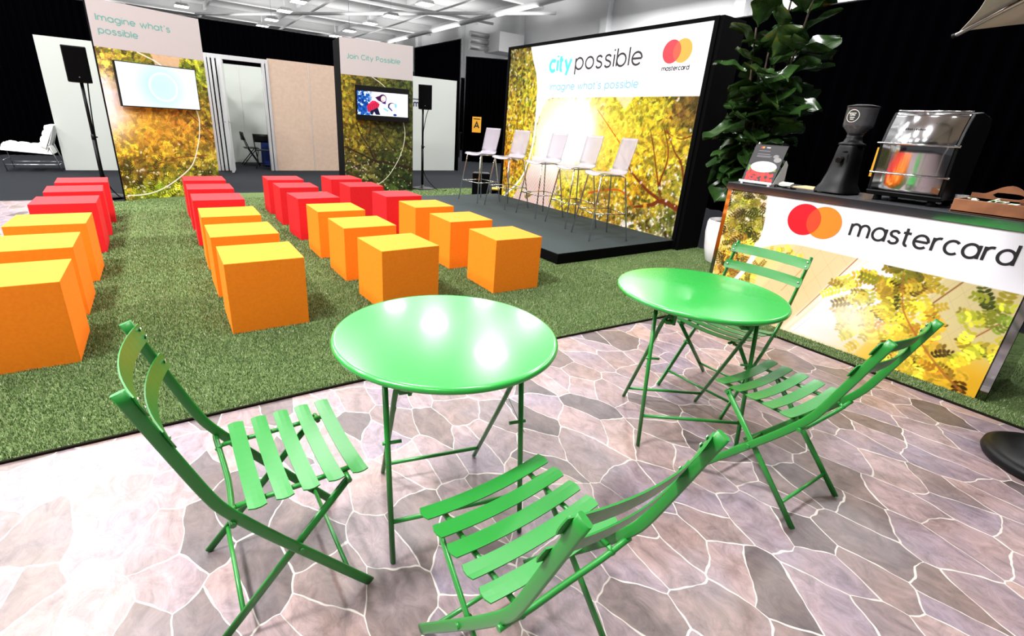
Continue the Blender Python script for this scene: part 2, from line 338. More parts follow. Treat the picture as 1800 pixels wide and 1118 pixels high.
# ------------------------------------------------------------------ procedural painter for the printed graphics
RNG = np.random.default_rng(5)
def idw(S_, Z_, pts, p=3.):
    num = np.zeros(S_.shape+(3,)); den = np.zeros(S_.shape)
    for (s, z, c) in pts:
        w = 1/((S_-s)**2+(Z_-z)**2+.004)**(p/2); num += w[..., None]*np.array(c)/255.; den += w
    return num/den[..., None]
def vnoise(h, w, cell, seed):
    g = np.random.default_rng(seed).random((int(h/cell)+3, int(w/cell)+3)); y = np.arange(h)/cell; x = np.arange(w)/cell
    yi = y.astype(int); xi = x.astype(int); fy = (y-yi); fx = (x-xi); fy = fy*fy*(3-2*fy); fx = fx*fx*(3-2*fx)
    a = g[yi][:, xi]; b = g[yi][:, xi+1]; c = g[yi+1][:, xi]; d = g[yi+1][:, xi+1]
    return (a*(1-fx)+b*fx)*(1-fy)[:, None]+(c*(1-fx)+d*fx)*fy[:, None]
class Canvas:
    def __init__(s, w, h, res, s0=0., z0=0.):
        s.w, s.h, s.res, s.s0, s.z0 = w, h, res, s0, z0
        s.nx = int(round(w/res))+1; s.ny = int(round(h/res))+1
        s.S, s.Z = np.meshgrid(s0+np.linspace(0, w, s.nx), z0+np.linspace(0, h, s.ny)); s.img = np.ones((s.ny, s.nx, 3))
    def blend(s, mask, col): s.img = s.img*(1-mask[..., None])+np.asarray(col)*mask[..., None]
    def ell(s, cx, cz, a, b, th, col, al=1.):
        R_ = max(a, b)+s.res; x0 = max(0, int((cx-R_-s.s0)/s.res)); x1 = min(s.nx, int((cx+R_-s.s0)/s.res)+2); y0 = max(0, int((cz-R_-s.z0)/s.res)); y1 = min(s.ny, int((cz+R_-s.z0)/s.res)+2)
        if x0 >= x1 or y0 >= y1: return
        X = s.S[y0:y1, x0:x1]-cx; Z = s.Z[y0:y1, x0:x1]-cz; c, q = math.cos(th), math.sin(th)
        d = np.sqrt(((X*c+Z*q)/a)**2+((-X*q+Z*c)/b)**2); m = np.clip((1-d)*b/s.res+.5, 0, 1)*al
        w = s.img[y0:y1, x0:x1]; s.img[y0:y1, x0:x1] = w*(1-m[..., None])+np.asarray(col)*m[..., None]
    def line(s, pts, w0, w1, col, al=1., smooth=True):
        P = sm2(pts, 8) if smooth and len(pts) > 2 else pts; k = len(P); dist = np.full(s.S.shape, 9.)
        for i in range(k-1):
            (x0, z0), (x1, z1) = P[i], P[i+1]; dx, dz = x1-x0, z1-z0; L2 = dx*dx+dz*dz+1e-12
            t = np.clip(((s.S-x0)*dx+(s.Z-z0)*dz)/L2, 0, 1); d = np.hypot(s.S-x0-t*dx, s.Z-z0-t*dz); w = (w0+(w1-w0)*(i+t)/(k-1))/2
            dist = np.minimum(dist, d-w)
        s.blend(np.clip(.5-dist/s.res, 0, 1)*al, col)
    def poly(s, pts, soft=None):
        k = len(pts); ins = np.zeros(s.S.shape, bool); dm = np.full(s.S.shape, 9.)
        for i in range(k):
            x0, z0 = pts[i]; x1, z1 = pts[(i+1) % k]
            c = ((z0 > s.Z) != (z1 > s.Z)) & (s.S < (x1-x0)*(s.Z-z0)/((z1-z0) or 1e-9)+x0); ins ^= c
            dx, dz = x1-x0, z1-z0; t = np.clip(((s.S-x0)*dx+(s.Z-z0)*dz)/(dx*dx+dz*dz+1e-12), 0, 1); dm = np.minimum(dm, np.hypot(s.S-x0-t*dx, s.Z-z0-t*dz))
        sd = np.where(ins, dm, -dm); return np.clip(sd/(soft or s.res)+.5, 0, 1)
    def foliage(s, n, leafpts, dens, L=(.03, .055), seed=1, contrast=.45, np_=7, dark=.35, asp=.48, stp=.6):
        """n sprays of paired leaflets; colour from control points, density function 0..1"""
        rg = np.random.default_rng(seed); col = idw(s.S, s.Z, leafpts); D = dens(s.S, s.Z)
        for i in range(n):
            cx = s.s0+rg.random()*s.w; cz = s.z0+rg.random()*s.h; ix = min(s.nx-1, int((cx-s.s0)/s.res)); iz = min(s.ny-1, int((cz-s.z0)/s.res))
            if rg.random() > D[iz, ix]: continue
            base = col[iz, ix]; th = rg.random()*2*PI; l = rg.uniform(*L); br = 1+contrast*rg.normal(); 
            if rg.random() < dark: br *= .5
            br = min(1.7, max(.3, br)); hue = rg.normal(0, .05, 3); c0 = np.clip(base*br+hue*base, 0, 1)
            step = l*stp; bend = rg.normal(0, .05)
            x, z = cx, cz; m = rg.integers(4, np_+1)
            for k in range(m):
                th += bend; x += math.cos(th)*step; z += math.sin(th)*step; lk = l*(1-.35*abs(k/(m-1)-.4))*.5
                c = np.clip(c0*(1+.12*rg.normal()), 0, 1)
                for sd in (-1, 1):
                    a = th+sd*1.05; s.ell(x+math.cos(a)*lk, z+math.sin(a)*lk, lk, lk*asp, a, c)
    def mesh(s, name, o, ux, uy, material, parent=None):
        img = np.clip(s.img, 0, 1); L_ = np.where(img <= .04045, img/12.92, ((img+.055)/1.055)**2.4)
        ny, nx = s.ny, s.nx; o, ux, uy = np.array(o, float), np.array(ux, float), np.array(uy, float)
        V = o+s.S[..., None]*ux+s.Z[..., None]*uy; me = bpy.data.meshes.new(name)
        I = np.arange(ny*nx).reshape(ny, nx); Q = np.stack([I[:-1, :-1], I[:-1, 1:], I[1:, 1:], I[1:, :-1]], -1).reshape(-1, 4)
        me.vertices.add(ny*nx); me.vertices.foreach_set('co', V.reshape(-1)); me.loops.add(Q.size); me.loops.foreach_set('vertex_index', Q.reshape(-1).astype(np.int32))
        me.polygons.add(len(Q)); me.polygons.foreach_set('loop_start', np.arange(0, Q.size, 4, dtype=np.int32)); me.polygons.foreach_set('loop_total', np.full(len(Q), 4, np.int32))
        me.update(calc_edges=True); a = me.color_attributes.new('Col', 'FLOAT_COLOR', 'POINT')
        a.data.foreach_set('color', np.concatenate([L_, np.ones((ny, nx, 1))], -1).reshape(-1)); me.materials.append(M[material])
        ob = bpy.data.objects.new(name, me); C.objects.link(ob)
        if parent: ob.parent = parent
        return ob
gs = lambda S_, Z_, s, z, a, b: np.exp(-((S_-s)/a)**2-((Z_-z)/b)**2)

# ================================================================== THE SETTING
def struct(name, mb, mats, **k): return tag(mb.build(name, mats, **k), kind='structure')
# floors
b = MB(); b.add([(-40, -12, -.012), (24, -12, -.012), (24, 66, -.012), (-40, 66, -.012)], [(0, 1, 2, 3)]); struct('floor', b, 'carpet')
b = MB(); b.prism([(-6, -6), (3.9, -6), (3.9, 2.6), (-1.15, 2.6), (-1.15, 9.47), (-6, 9.47)], (0, 0, -.011), (1, 0, 0), (0, 1, 0), (0, 0, .011)); struct('floor_flagstone', b, 'stone')
TEDGE = [(-1.2, 2.415), (.7, 2.385), (2.3, 2.32), (3.82, 2.22), (3.82, -1.5)]
TURF = [(-1.2, 2.415), (.7, 2.385), (2.3, 2.32), (3.82, 2.22), (3.82, -1.5), (6.0, -1.5), (6.0, 9.70), (-.52, 9.70), (-.52, 9.10), (-1.2, 9.10)]
b = MB(); b.prism(TURF, (0, 0, -.010), (1, 0, 0), (0, 1, 0), (0, 0, .018)); tf = struct('floor_turf', b, 'turf')
b = MB()
for (xa, ya), (xb, yb) in zip(TEDGE, TEDGE[1:]):
    q = Vector((ya-yb, xb-xa, 0)).normalized(); b.obox((xa, ya, -.009), (xb-xa, yb-ya, 0), -q*.012, (0, 0, .021))
b.build('cut_edge', 'edge', tf)
# hall shell
b = MB(); b.add([(22, -12, 0), (22, 66, 0), (22, 66, 9.3), (22, -12, 9.3)], [(0, 1, 2, 3)])
for y in (14, 22, 30, 38, 46, 54): b.box((21.6, y-.25, 0), (22, y+.25, 9.3))
struct('wall_right', b, 'paintwhite')
b = MB(); b.add([(-40, 66, 0), (22, 66, 0), (22, 66, 9.3), (-40, 66, 9.3)], [(0, 1, 2, 3)]); struct('wall_back', b, 'paintwhite')
b = MB(); b.add([(-40, -12, 9.3), (24, -12, 9.3), (24, 66, 9.3), (-40, 66, 9.3)], [(0, 1, 2, 3)]); struct('ceiling', b, 'ceil')
for y in (20, 28, 36, 44, 52, 60):
    b = MB(); b.box((-38, y-.12, 8.55), (22, y+.12, 8.62)); b.box((-38, y-.02, 8.62), (22, y+.02, 9.2)); b.box((-38, y-.12, 9.2), (22, y+.12, 9.3)); struct('trim_roof_girder', b, 'beam')
for x in (-6, -.5, 5, 10.6, 16.2):
    b = MB(); b.box((x-.07, 14, 8.9), (x+.07, 66, 9.3)); struct('trim_roof_purlin', b, 'beam')
for i, (p, q, r_) in enumerate([((19, 20, 7.9), (19, 62, 7.9), .16), ((-30, 33, 8.2), (21.5, 33, 8.2), .09), ((11, 16, 8.4), (11, 64, 8.4), .07), ((4, 48, 8.0), (21.5, 26, 8.0), .1), ((17, 20, 8.3), (17, 60, 8.3), .06)]):
    b = MB(); b.tube([p, q], r_, 10); tag(b.build('ceiling_pipe', 'beam'), ['thick white duct pipe below the ceiling along the right wall', 'white pipe crossing the hall ceiling from side to side', 'thin white pipe running the length of the ceiling between lamp rows', 'white pipe running diagonally across the ceiling', 'thin white sprinkler pipe nearest the large duct'][i], 'pipe')

# high bay lamps (hang below the ceiling)
def lamp(x, y):
    t = thing('high_bay_lamp', 'square white high bay lamp hanging below the hall ceiling', 'ceiling lamp', (x, y, 7.4), 0, 'high bay lamps under the hall roof')
    h = MB(); h.prism([(-.42, .0), (.42, 0), (.3, .16), (-.3, .16)], (0, -.4, 0), (1, 0, 0), (0, 0, 1), (0, .8, 0)); h.build('housing', 'beam', t)
    d = MB(); d.box((-.38, -.38, -.03), (.38, .38, -.002)); d.build('diffuser', 'lampem', t)
    c = MB(); c.tube([(0, 0, .16), (0, 0, 1.9)], .012, 6); c.build('hanger', 'steel', t)
    return t
l0 = lamp(8.1, 28.8)
for x, y in LAMP_FAR[1:]: c = copy_tree(l0); c.location = (x, y, 7.4)
for x in LAMP_X:
    for y in LAMP_Y: c = copy_tree(l0); c.location = (x, y, 7.4)
for y in (11.2, 15.6, 18.6): c = copy_tree(l0); c.location = (18.9, y, 7.4)  # unseen housings for the row added to light the right wall

# ------------------------------------------------------------------ drapes
def drape(p, q, h, label, amp=.05, wl=.16, rail=True, z0=.0):
    t = thing('black_drape', label, 'drape', (p[0], p[1], 0)); d = Vector((q[0]-p[0], q[1]-p[1], 0)); L = d.length; d.normalize(); n = Vector((-d.y, d.x, 0))
    k = int(L/wl*6); rows = []
    rg = random.Random(int(L*100)); ph = [0]
    for i in range(k): ph.append(ph[-1]+2*PI/6*rg.uniform(.6, 1.4))
    for z in (z0, h*.5, h):
        rows.append([tuple(d*(L*i/k)+n*amp*math.sin(ph[i])*(1 if z < h else .6)+Vector((0, 0, z))) for i in range(k+1)])
    b = MB(); b.grid(rows); b.build('cloth', 'drape', t)
    if rail:
        b = MB(); b.tube([(0, 0, h+.01), tuple(d*L+Vector((0, 0, h+.01)))], .02, 8); b.build('rail', 'blackp', t)
        for s in (0, L):
            b = MB(); b.tube([tuple(d*s), tuple(d*s+Vector((0, 0, h+.03)))], .022, 8); b.build('upright', 'blackp', t)
    return t
drape((-14, 17), (7.6, 17), 3.65, 'long black pipe and drape curtain behind the white rooms')
drape((7.72, 16.6), (7.78, 13.55), 3.66, 'black drape running back from the end of the white wall with lettering', wl=.2)
drape((9.95, 16.95), (14.5, 14.4), 3.68, 'black drape with a yellow letter sign, behind the bar stools')
drape((9.75, -3), (9.75, 9.5), 3.62, 'wide black drape behind the coffee counter and the potted tree', amp=.06, wl=.25)
drape((10.0, 9.7), (14.5, 11.5), 3.62, 'black drape beyond the left end of the lit stage wall')
drape((7.5, 24), (16, 24), 3.6, 'black drape far behind, seen through the gap beside the stools')
b = MB(); b.box((9.35, 19.3, 1.03), (10.6, 19.34, 3.5)); tag(b.build('white_banner', 'white'), 'narrow white banner glimpsed in the gap between black drapes', 'banner')
# table seen in the gap
t = thing('side_table', 'dark table with a shelf seen through the gap between drapes', 'table', (10.1, 19.2, 0))
b = MB(); b.box((-.8, -.35, .98), (.9, .35, 1.03)); b.build('tabletop', 'blackp', t)
b = MB(); b.box((-.75, -.3, .5), (.85, .3, .53)); b.build('shelf', 'blackp', t)
for x in (-.75, .8):
    for y in (-.3, .27): b = MB(); b.box((x, y, 0), (x+.05, y+.05, .98)); b.build('leg', 'blackp', t)

# yellow letter sign
t = thing('letter_sign', 'yellow sign with a black letter A on the drape beside the first stool', 'sign', (10.33, 16.62, 0), R(-29))
b = MB(); b.box((-.17, -.01, 1.1), (.17, .01, 1.66)); b.build('panel', 'yellow', t)
lettering('letter', 'A', (-.09, -.011, 1.26), (1, 0, 0), (0, 0, 1), (0, -1, 0), .18, .15, .045, 'ink', t)
b = MB(); b.box((-.13, -.013, 1.57), (.13, -.0105, 1.60)); b.build('top_line', 'ink', t)
t = thing('letter_sign', 'yellow sign with black marks half hidden behind the espresso machine', 'sign', (9.64, 3.28, 0))
b = MB(); b.box((-.01, -.2, 1.0), (.01, .02, 1.45)); b.build('panel', 'yellow', t)
b = MB(); b.box((-.013, -.18, 1.1), (-.0105, -.06, 1.3)); b.build('black_print', 'ink', t)

# ------------------------------------------------------------------ white room walls behind
def wallpanel(name, x0, x1, y, z1, m, label, seams=()):
    b = MB(); b.box((x0, y, 0), (x1, y+.05, z1))
    o = struct(name, b, m)
    for s in seams:
        q = MB(); q.box((s-.006, y-.004, 0), (s+.006, y+.002, z1)); q.build('seam', 'alu', o)
    return o
Y = 13.45
wallpanel('wall_left', -1.655, .2, Y, 2.5, 'white', '')
wallpanel('wall_beige', 2.47, 4.6, Y, 2.56, 'beige', '', (3.4,))
wallpanel('wall_white', 4.6, 7.68, Y+.12, 2.56, 'white', '')
wallpanel('wall_room', -.2, 4.6, 15.6, 2.5, 'white', '', (.9, 2.12, 3.3))
b = MB(); b.box((1.14, 13.5, 0), (1.19, 15.6, 2.5)); struct('wall_room_divider', b, 'white')
b = MB(); b.box((3.20, 13.5, 0), (3.25, 15.6, 2.5)); struct('wall_room_side', b, 'white')
# door frame and open leaf
b = MB(); b.box((.2, Y-.02, 2.44), (2.47, Y+.05, 2.53))
for x0, x1 in ((1.13, 1.2), (1.22, 1.27), (1.30, 1.36), (1.39, 1.47), (2.33, 2.39), (2.41, 2.47)): b.box((x0, Y-.03, 0), (x1, Y+.06, 2.50))
dfm = struct('trim_door_frame', b, 'alu')
b = MB(); b.box((1.13, Y+.062, 0), (1.48, Y+.075, 2.5)); b.box((2.33, Y+.062, 0), (2.47, Y+.075, 2.5)); b.build('dark_gap', 'black', dfm)
t = thing('door_1', None, None, (1.50, Y-.02, 0), R(-100)); tag(t, kind='structure')
b = MB(); b.box((0, -.02, .02), (.62, .02, 2.42)); b.build('door_leaf', 'white', t)
b = MB(); b.box((-.0, -.024, .02), (.03, .024, 2.42)); b.box((.60, -.024, .02), (.63, .024, 2.42)); b.build('edge_strip', 'alu', t)
hd = MB(); hd.box((.53, .02, .96), (.57, .028, 1.2)); hd.tube([(.55, .02, 1.12), (.55, .07, 1.12), (.44, .07, 1.12)], .01, 8); hd.box((.53, -.028, .96), (.57, -.02, 1.2)); hd.tube([(.55, -.02, 1.12), (.55, -.07, 1.12), (.44, -.07, 1.12)], .01, 8); hd.build('door_handle', 'steel', t)
# lettering on the white wall
o = bpy.data.objects['wall_white']
lettering('lettering', 'kmz', (6.18, Y+.12, 1.77), (1, 0, 0), (0, 0, 1), (0, -1, 0), .37, .115, .035, 'navy', o)
b = MB()
for i in range(9): b.box((6.2+.035*i, Y+.117, 1.95), (6.225+.035*i, Y+.1195, 1.985))
b.build('small_print', 'navy', o)

# folding chair and draped table in the room
t = thing('draped_table', 'table under a royal blue cloth inside the white room', 'table', (2.72, 14.75, 0))
b = MB()
prof = []
for k, z in enumerate((0.02, .35, .72, .745)):
    ring = []
    for j in range(48):
        th = 2*PI*j/48; r_ = .36+(.03*math.sin(th*9) if z < .7 else 0)*(1-z)
        ring.append((r_*math.cos(th)*1.0, r_*math.sin(th), z))
    prof.append(ring+[ring[0]])
b.grid(prof); b.add([(.36*math.cos(2*PI*j/48), .36*math.sin(2*PI*j/48), .745) for j in range(48)], [tuple(range(48))]); b.build('tablecloth', 'blue', t)
b = MB(); b.lathe([(.35, .70), (.35, .74)], n=32); b.build('tabletop', 'blackp', t)
def folding_chair(loc, rz, label):
    t = thing('folding_chair', label, 'chair', loc, rz)
    for sx in (-1, 1):
        b = MB(); b.tube([(sx*.21, .2, 0), (sx*.21, -.05, .44), (sx*.21, -.18, .84)], .012, 8); b.build('leg', 'blackp', t)
        b = MB(); b.tube([(sx*.19, -.22, 0), (sx*.19, .14, .43)], .012, 8); b.build('leg', 'blackp', t)
    b = MB(); b.box((-.2, -.15, .43), (.2, .2, .455)); b.build('seat', 'blackp', t, bevel=.01)
    rows = [[(x, -.13-.06*(1-(x/.21)**2)-.12*(z-.64), z) for x in (-.21, -.14, -.07, 0, .07, .14, .21)] for z in (.64, .70, .78, .84)]
    b = MB(); b.grid(rows); b.build('backrest', 'blackp', t, solid=.015)
    b = MB(); b.tube([(-.2, -.12, .12), (.2, -.12, .12)], .008, 6); b.build('stretcher', 'blackp', t)
folding_chair((2.10, 14.95, 0), R(-92), 'black folding chair pulled up to the blue cloth, seen through the open door')
folding_chair((2.33, 14.14, 0), R(-22), 'black folding chair in front of the blue cloth, its back to us')

# ------------------------------------------------------------------ white lounge chair at far left
t = thing('lounge_chair', 'white tufted armless lounge chair on a thin steel frame by the dark drape', 'lounge chair', (-2.1, 13.3, 0))
def cushion(w, d, h, nx, ny):
    rows = []
    N1, N2 = nx*6, ny*6
    for j in range(N2+1):
        v = j/N2; row = []
        for i in range(N1+1):
            u = i/N1; e = min(1, 14*min(u, 1-u, v, 1-v)+.0)**.5
            q = abs(math.sin(PI*u*nx))**.5*abs(math.sin(PI*v*ny))**.5
            row.append(((u-.5)*w, (v-.5)*d, h*(.85*e+.15*q*e)))
        rows.append(row)
    return rows
def place(rows, fn): return [[fn(*p) for p in r] for r in rows]
b = MB(); rw = cushion(.76, .7, .15, 4, 3); tilt = .10
b.grid(place(rw, lambda x, y, z: (x-.06, y+.35, .36+z-(x)*tilt))); b.grid(place([list(reversed(r)) for r in rw], lambda x, y, z: (x-.06, y+.35, .36-(x)*tilt))); b.build('seat_cushion', 'leather', t)
b = MB(); rw = cushion(.5, .7, .14, 4, 3)
def bk(x, y, z, flat=False):
    a = R(66); hx = (x+.25); return (.20+hx*math.cos(a)-z*math.sin(a)+.03, y+.35, .42+hx*math.sin(a)+z*math.cos(a)*.6)
b.grid(place([list(reversed(r)) for r in rw], bk)); b.grid(place(rw, lambda x, y, z: bk(x, y, -.01))); b.build('back_cushion', 'leather', t)
b = MB()
for y in (.02, .66):
    b.tube([(-.42, y, 0), (-.48, y, .40), (.24, y, .33), (.42, y, .86)], .012, 6); b.tube([(.40, y, 0), (.27, y, .6)], .012, 6); b.tube([(-.43, y, .12), (.38, y, .12)], .010, 6)
for x, z in ((-.45, .2), (.38, .12), (.24, .33)): b.tube([(x, .02, z), (x, .66, z)], .010, 6)
b.build('steel_frame', 'steel', t)

# ------------------------------------------------------------------ seating cubes
CUBES = dict(B1=(0.486,3.575,-0.009), C1=(1.507,3.546,0.040), D1=(2.564,3.540,-0.040), C2=(1.501,4.382,0.000), C3=(1.500,5.204,-0.010), C4=(1.488,6.066,0.045), C5=(1.489,6.977,-0.012), C6=(1.490,7.778,-0.019), D2=(2.564,4.358,-0.030), D3=(2.575,5.201,-0.018), D4=(2.550,6.023,0.006), D5=(2.397,6.959,-0.005), D6=(2.365,7.788,0.034), B2=(0.478,4.363,0.003), B3=(0.482,5.183,-0.014), B4=(0.473,6.127,-0.015), B5=(.47,6.96,-.01), B6=(.47,7.78,.0), A1=(-0.787,3.536,-0.007), A2=(-0.811,4.337,0.001), A3=(-0.805,5.154,-0.008), A4=(-0.812,6.153,0.012), A5=(-0.818,6.939,0.057), A6=(-0.815,7.690,0.055))
COLN = dict(A='leftmost column', B='second column from the left', C='third column from the left', D='column beside the stage')
ROWN = {'1': 'nearest', '2': 'second', '3': 'third', '4': 'fourth', '5': 'fifth', '6': 'farthest'}
mesh = {}
for n, (x, y, a) in CUBES.items():
    col = 'orange' if n[1] in '123' else 'red'
    if col not in mesh:
        b = MB(); b.box((-.245, -.245, 0), (.245, .245, .487)); o = b.build('cube_seat', col, bevel=.003); mesh[col] = o
    else: o = mesh[col].copy(); C.objects.link(o)
    o.location = (x, y, .009); o.rotation_euler = (0, 0, a)
    tag(o, '%s cube seat, %s from the camera in the %s' % (col, ROWN[n[1]], COLN[n[0]]), 'cube seat', col+' cube seats on the turf')

# ------------------------------------------------------------------ stage and lit backdrop
b = MB(); b.box((3.515, 3.83, .0), (5.54, 8.03, .118)); st = b.build('stage_platform', 'black'); st.location.z = .009
tag(st, 'low black platform with grey carpet top below the lit backdrop', 'stage')
b = MB(); b.box((3.515, 3.83, .118), (5.54, 8.03, .124)); b.build('carpet_top', 'stagetop', st)

def backdrop():
    t = thing('lit_backdrop', 'large backlit stage wall printed with golden foliage, black edges', 'backdrop', (0, 0, 0))
    cv = Canvas(4.01, 2.56, .0085, 0, .13); S_, Z_ = cv.S, cv.Z
    leaf = [(.15, 2.6, (110, 96, 36)), (.4, 2.2, (150, 140, 40)), (.2, 1.8, (170, 140, 40)), (.6, 1.9, (190, 170, 40)), (.5, 1.2, (232, 176, 26)), (.2, .8, (190, 120, 30)), (.6, .4, (215, 180, 40)), (1.0, 1.2, (250, 214, 80)), (.95, .5, (214, 200, 40)),
        (2.0, .6, (246, 206, 36)), (2.2, .25, (176, 140, 40)), (2.7, 1.2, (255, 222, 70)), (2.4, 1.78, (250, 226, 60)), (3.2, 1.7, (214, 190, 44)), (3.9, 1.75, (120, 92, 40)), (3.6, 1.3, (226, 184, 40)), (3.2, .8, (236, 170, 30)), (3.9, .9, (170, 156, 50)), (3.9, .3, (84, 88, 26)), (3.3, .3, (140, 120, 40)), (2.7, .35, (156, 124, 40)), (3.6, .65, (190, 160, 44))]
    gap = [(0.2, 2.2, (236, 226, 200)), (.3, 1, (250, 200, 80)), (1.8, 1.4, (255, 255, 250)), (2.8, 1.2, (255, 226, 90)), (2.9, .5, (250, 196, 70)), (3.9, 1.3, (206, 170, 70)), (3.9, .3, (206, 190, 160)), (3.3, .2, (250, 236, 226)), (3.6, .7, (240, 216, 150)), (3.95, 1.8, (150, 116, 60)), (1.2, .5, (250, 232, 236))]
    cv.img = idw(S_, Z_, gap); n = vnoise(cv.ny, cv.nx, 6, 3); cv.img *= (.82+.3*n)[..., None]
    def dens(S, Z):
        d = np.ones(S.shape); d *= 1-.97*np.clip(gs(S, Z, 1.8, 1.45, .6, .46)*1.5, 0, 1)
        inarch = (S > .9) & (S < 2.1) & (Z > .85) & (Z < 1.9); d = np.where(inarch, 0, d)
        strp = (S > .78-.5*(Z < .7)*(0.7-Z)) & (S < 1.62) & (Z < .95); d = np.where(strp, .06, d); low = np.clip((1.1-Z)/.8, 0, 1)*(S > 2.4); return d*(.8-.35*low)
    cv.foliage(17000, leaf, dens, (.016, .034), 11, .26, 8, .25)
    # striped building lower left
    msk = cv.poly([(.34, .08), (.72, .62), (.95, .95), (1.58, .98), (1.60, .05)], .03)
    u = (S_*.9+Z_*.75)/.042; stripe = np.clip(np.abs((u % 1)-.5)*5-.7, 0, 1)
    pc = np.array([255, 236, 236])/255*stripe[..., None]+np.array([176, 116, 84])/255*(1-stripe[..., None]); fade = np.clip((Z_-.45)/.45, 0, 1)[..., None]; pc = pc*(1-fade)+np.array([255, 238, 232])/255*fade
    cv.blend(msk*.95, pc); cv.img = np.clip(cv.img, 0, 1)
    leafB = [(0, 0, (222, 206, 40)), (1, .5, (236, 214, 40))]
    cv.foliage(240, leafB, lambda S, Z: np.clip(gs(S, Z, .62, .38, .12, .3)+gs(S, Z, 1.62, .42, .16, .2)*1.2+gs(S, Z, .98, 1.2, .1, .25), 0, 1)*1.5, (.04, .07), 13, .15, 6, .1)
    # domed building behind the glow
    arch = [(.93, .98), (.94, 1.4), (1.0, 1.62), (1.06, 1.76), (1.16, 1.84), (1.3, 1.885), (1.7, 1.895), (1.5, 1.5), (1.3, .98)]
    cv.blend(cv.poly(arch, .02)*.9, np.array([250, 214, 170])/255); cv.line([(1.6, 1.89), (1.46, 1.62), (1.36, 1.35)], .008, .008, np.array([214, 150, 90])/255)
    cv.blend(cv.poly([(2.66, 1.9), (3.0, 1.9), (2.86, 1.72)], .02)*.8, np.array([250, 222, 200])/255)
    # glow
    w = np.clip(1.8*gs(S_, Z_, 1.85, 1.36, .52, .5)+.9*gs(S_, Z_, 1.3, 1.15, .36, .34), 0, 1); cv.blend(w, [1, 1, .97])
    cv.blend(np.clip(.8*gs(S_, Z_, 2.45, 1.25, .75, .55), 0, 1)*(1-w), np.array([255, 220, 70])/255)
    br = np.array([112, 44, 16])/255
    for pts, w0, w1 in (([(4.03, .53), (3.741, .595), (3.575, .519), (3.284, .441)], .085, .03), ([(3.741, .595), (3.472, .703), (3.15, .913), (2.9, 1.15)], .05, .02), ([(3.727, .593), (3.659, .826), (3.707, 1.067), (3.689, 1.272), (3.557, 1.537)], .035, .012), ([(3.635, .799), (3.458, 1.256), (3.367, 1.461)], .025, .01), ([(4.03, .851), (3.922, 1.11), (3.797, 1.235), (3.605, 1.516)], .035, .012), ([(4.02, 1.447), (3.842, 1.394), (3.601, 1.471)], .02, .01), ([(2.365, .507), (2.663, .591), (3.022, .628), (3.284, .441)], .03, .02), ([(2.851, 1.289), (2.595, 1.502), (2.33, 1.723)], .02, .008)):
        cv.line(pts, w0, w1, br*(1 if pts[0][0] > 3 else 1.8), .92)
    cv.foliage(420, leaf, lambda S, Z: (S > 2.6)*.8, (.02, .034), 21, .2, 5, .2)
    cv.foliage(900, [(0, 0, (255, 244, 214)), (4, 1, (255, 246, 226))], lambda S, Z: (S > 2.5)*np.clip(1.1-Z*.75, .08, 1)+(S < .5)*.4, (.008, .018), 22, .05, 5, 0)
    # white header and arc
    edge = [(.555, 2.75), (.66, 2.5), (.78, 2.283), (.845, 2.05), (.861, 1.911), (.872, 1.7), (.872, 1.47)]
    hd_ = [(x, z) for x, z in edge]+[(.93, 1.5), (.965, 1.62), (1.04, 1.77), (1.12, 1.85), (1.24, 1.893), (4.2, 1.893), (4.2, 2.8), (.555, 2.8)]
    cv.blend(cv.poly(hd_), [1, 1, 1]); cv.line([(.87, 1.95), (.885, 1.471), (.82, 1.009), (.6, .536), (.06, .1)], .055, .03, [1, 1, .97])
    cv.mesh('printed_fabric', (5.548, 7.87, 0), (0, -1, 0), (0, 0, 1), 'light_print', t)
    b = MB(); b.box((5.55, 3.752, 0), (6.0, 7.93, 2.735)); b.box((5.53, 3.80, 0), (5.55, 3.856, 2.735)); b.box((5.53, 7.872, 0), (5.55, 7.93, 2.735)); b.box((5.53, 3.85, 2.692), (5.55, 7.88, 2.735)); b.build('black_frame', 'black', t)
    N = (-1, 0, 0); ux = (0, -1, 0); uz = (0, 0, 1); X = 5.546
    lettering('lettering', 'city', (X, 6.735, 2.29), ux, uz, N, .50, .155, .052, 'Ecyan', t)
    lettering('lettering', 'possible', (X, 6.13, 2.29), ux, uz, N, 1.28, .155, .027, 'Eink', t)
    lettering('lettering', "Imagine what's possible", (X, 6.683, 2.01), ux, uz, N, 1.84, .068, .018, 'Epale', t)
    lettering('lettering', 'mastercard', (X, 4.492, 2.195), ux, uz, N, .40, .036, .0105, 'Eink', t, gap=.3)
    for nm, cy, mt, dx in (('logo_disc', 4.385, 'Ered', .002), ('logo_disc', 4.226, 'Eyel', .001)):
        b = MB(); b.prism(disc_poly(0, 0, .135), (X-dx, cy, 2.408), ux, uz, (-.0003, 0, 0)); b.build(nm, mt, t)
    th = math.acos(.0795/.135); lens = [(-.0795+.135*math.cos(a), .135*math.sin(a)) for a in np.linspace(-th, th, 20)]+[(.0795-.135*math.cos(a), .135*math.sin(a)) for a in np.linspace(th, -th, 20)][1:-1]
    b = MB(); b.prism(lens, (X-.003, 4.3055, 2.408), ux, uz, (-.0003, 0, 0)); b.build('logo_overlap', 'Emix', t)
    return t
backdrop()
LAMP = [5.2, 4.8]

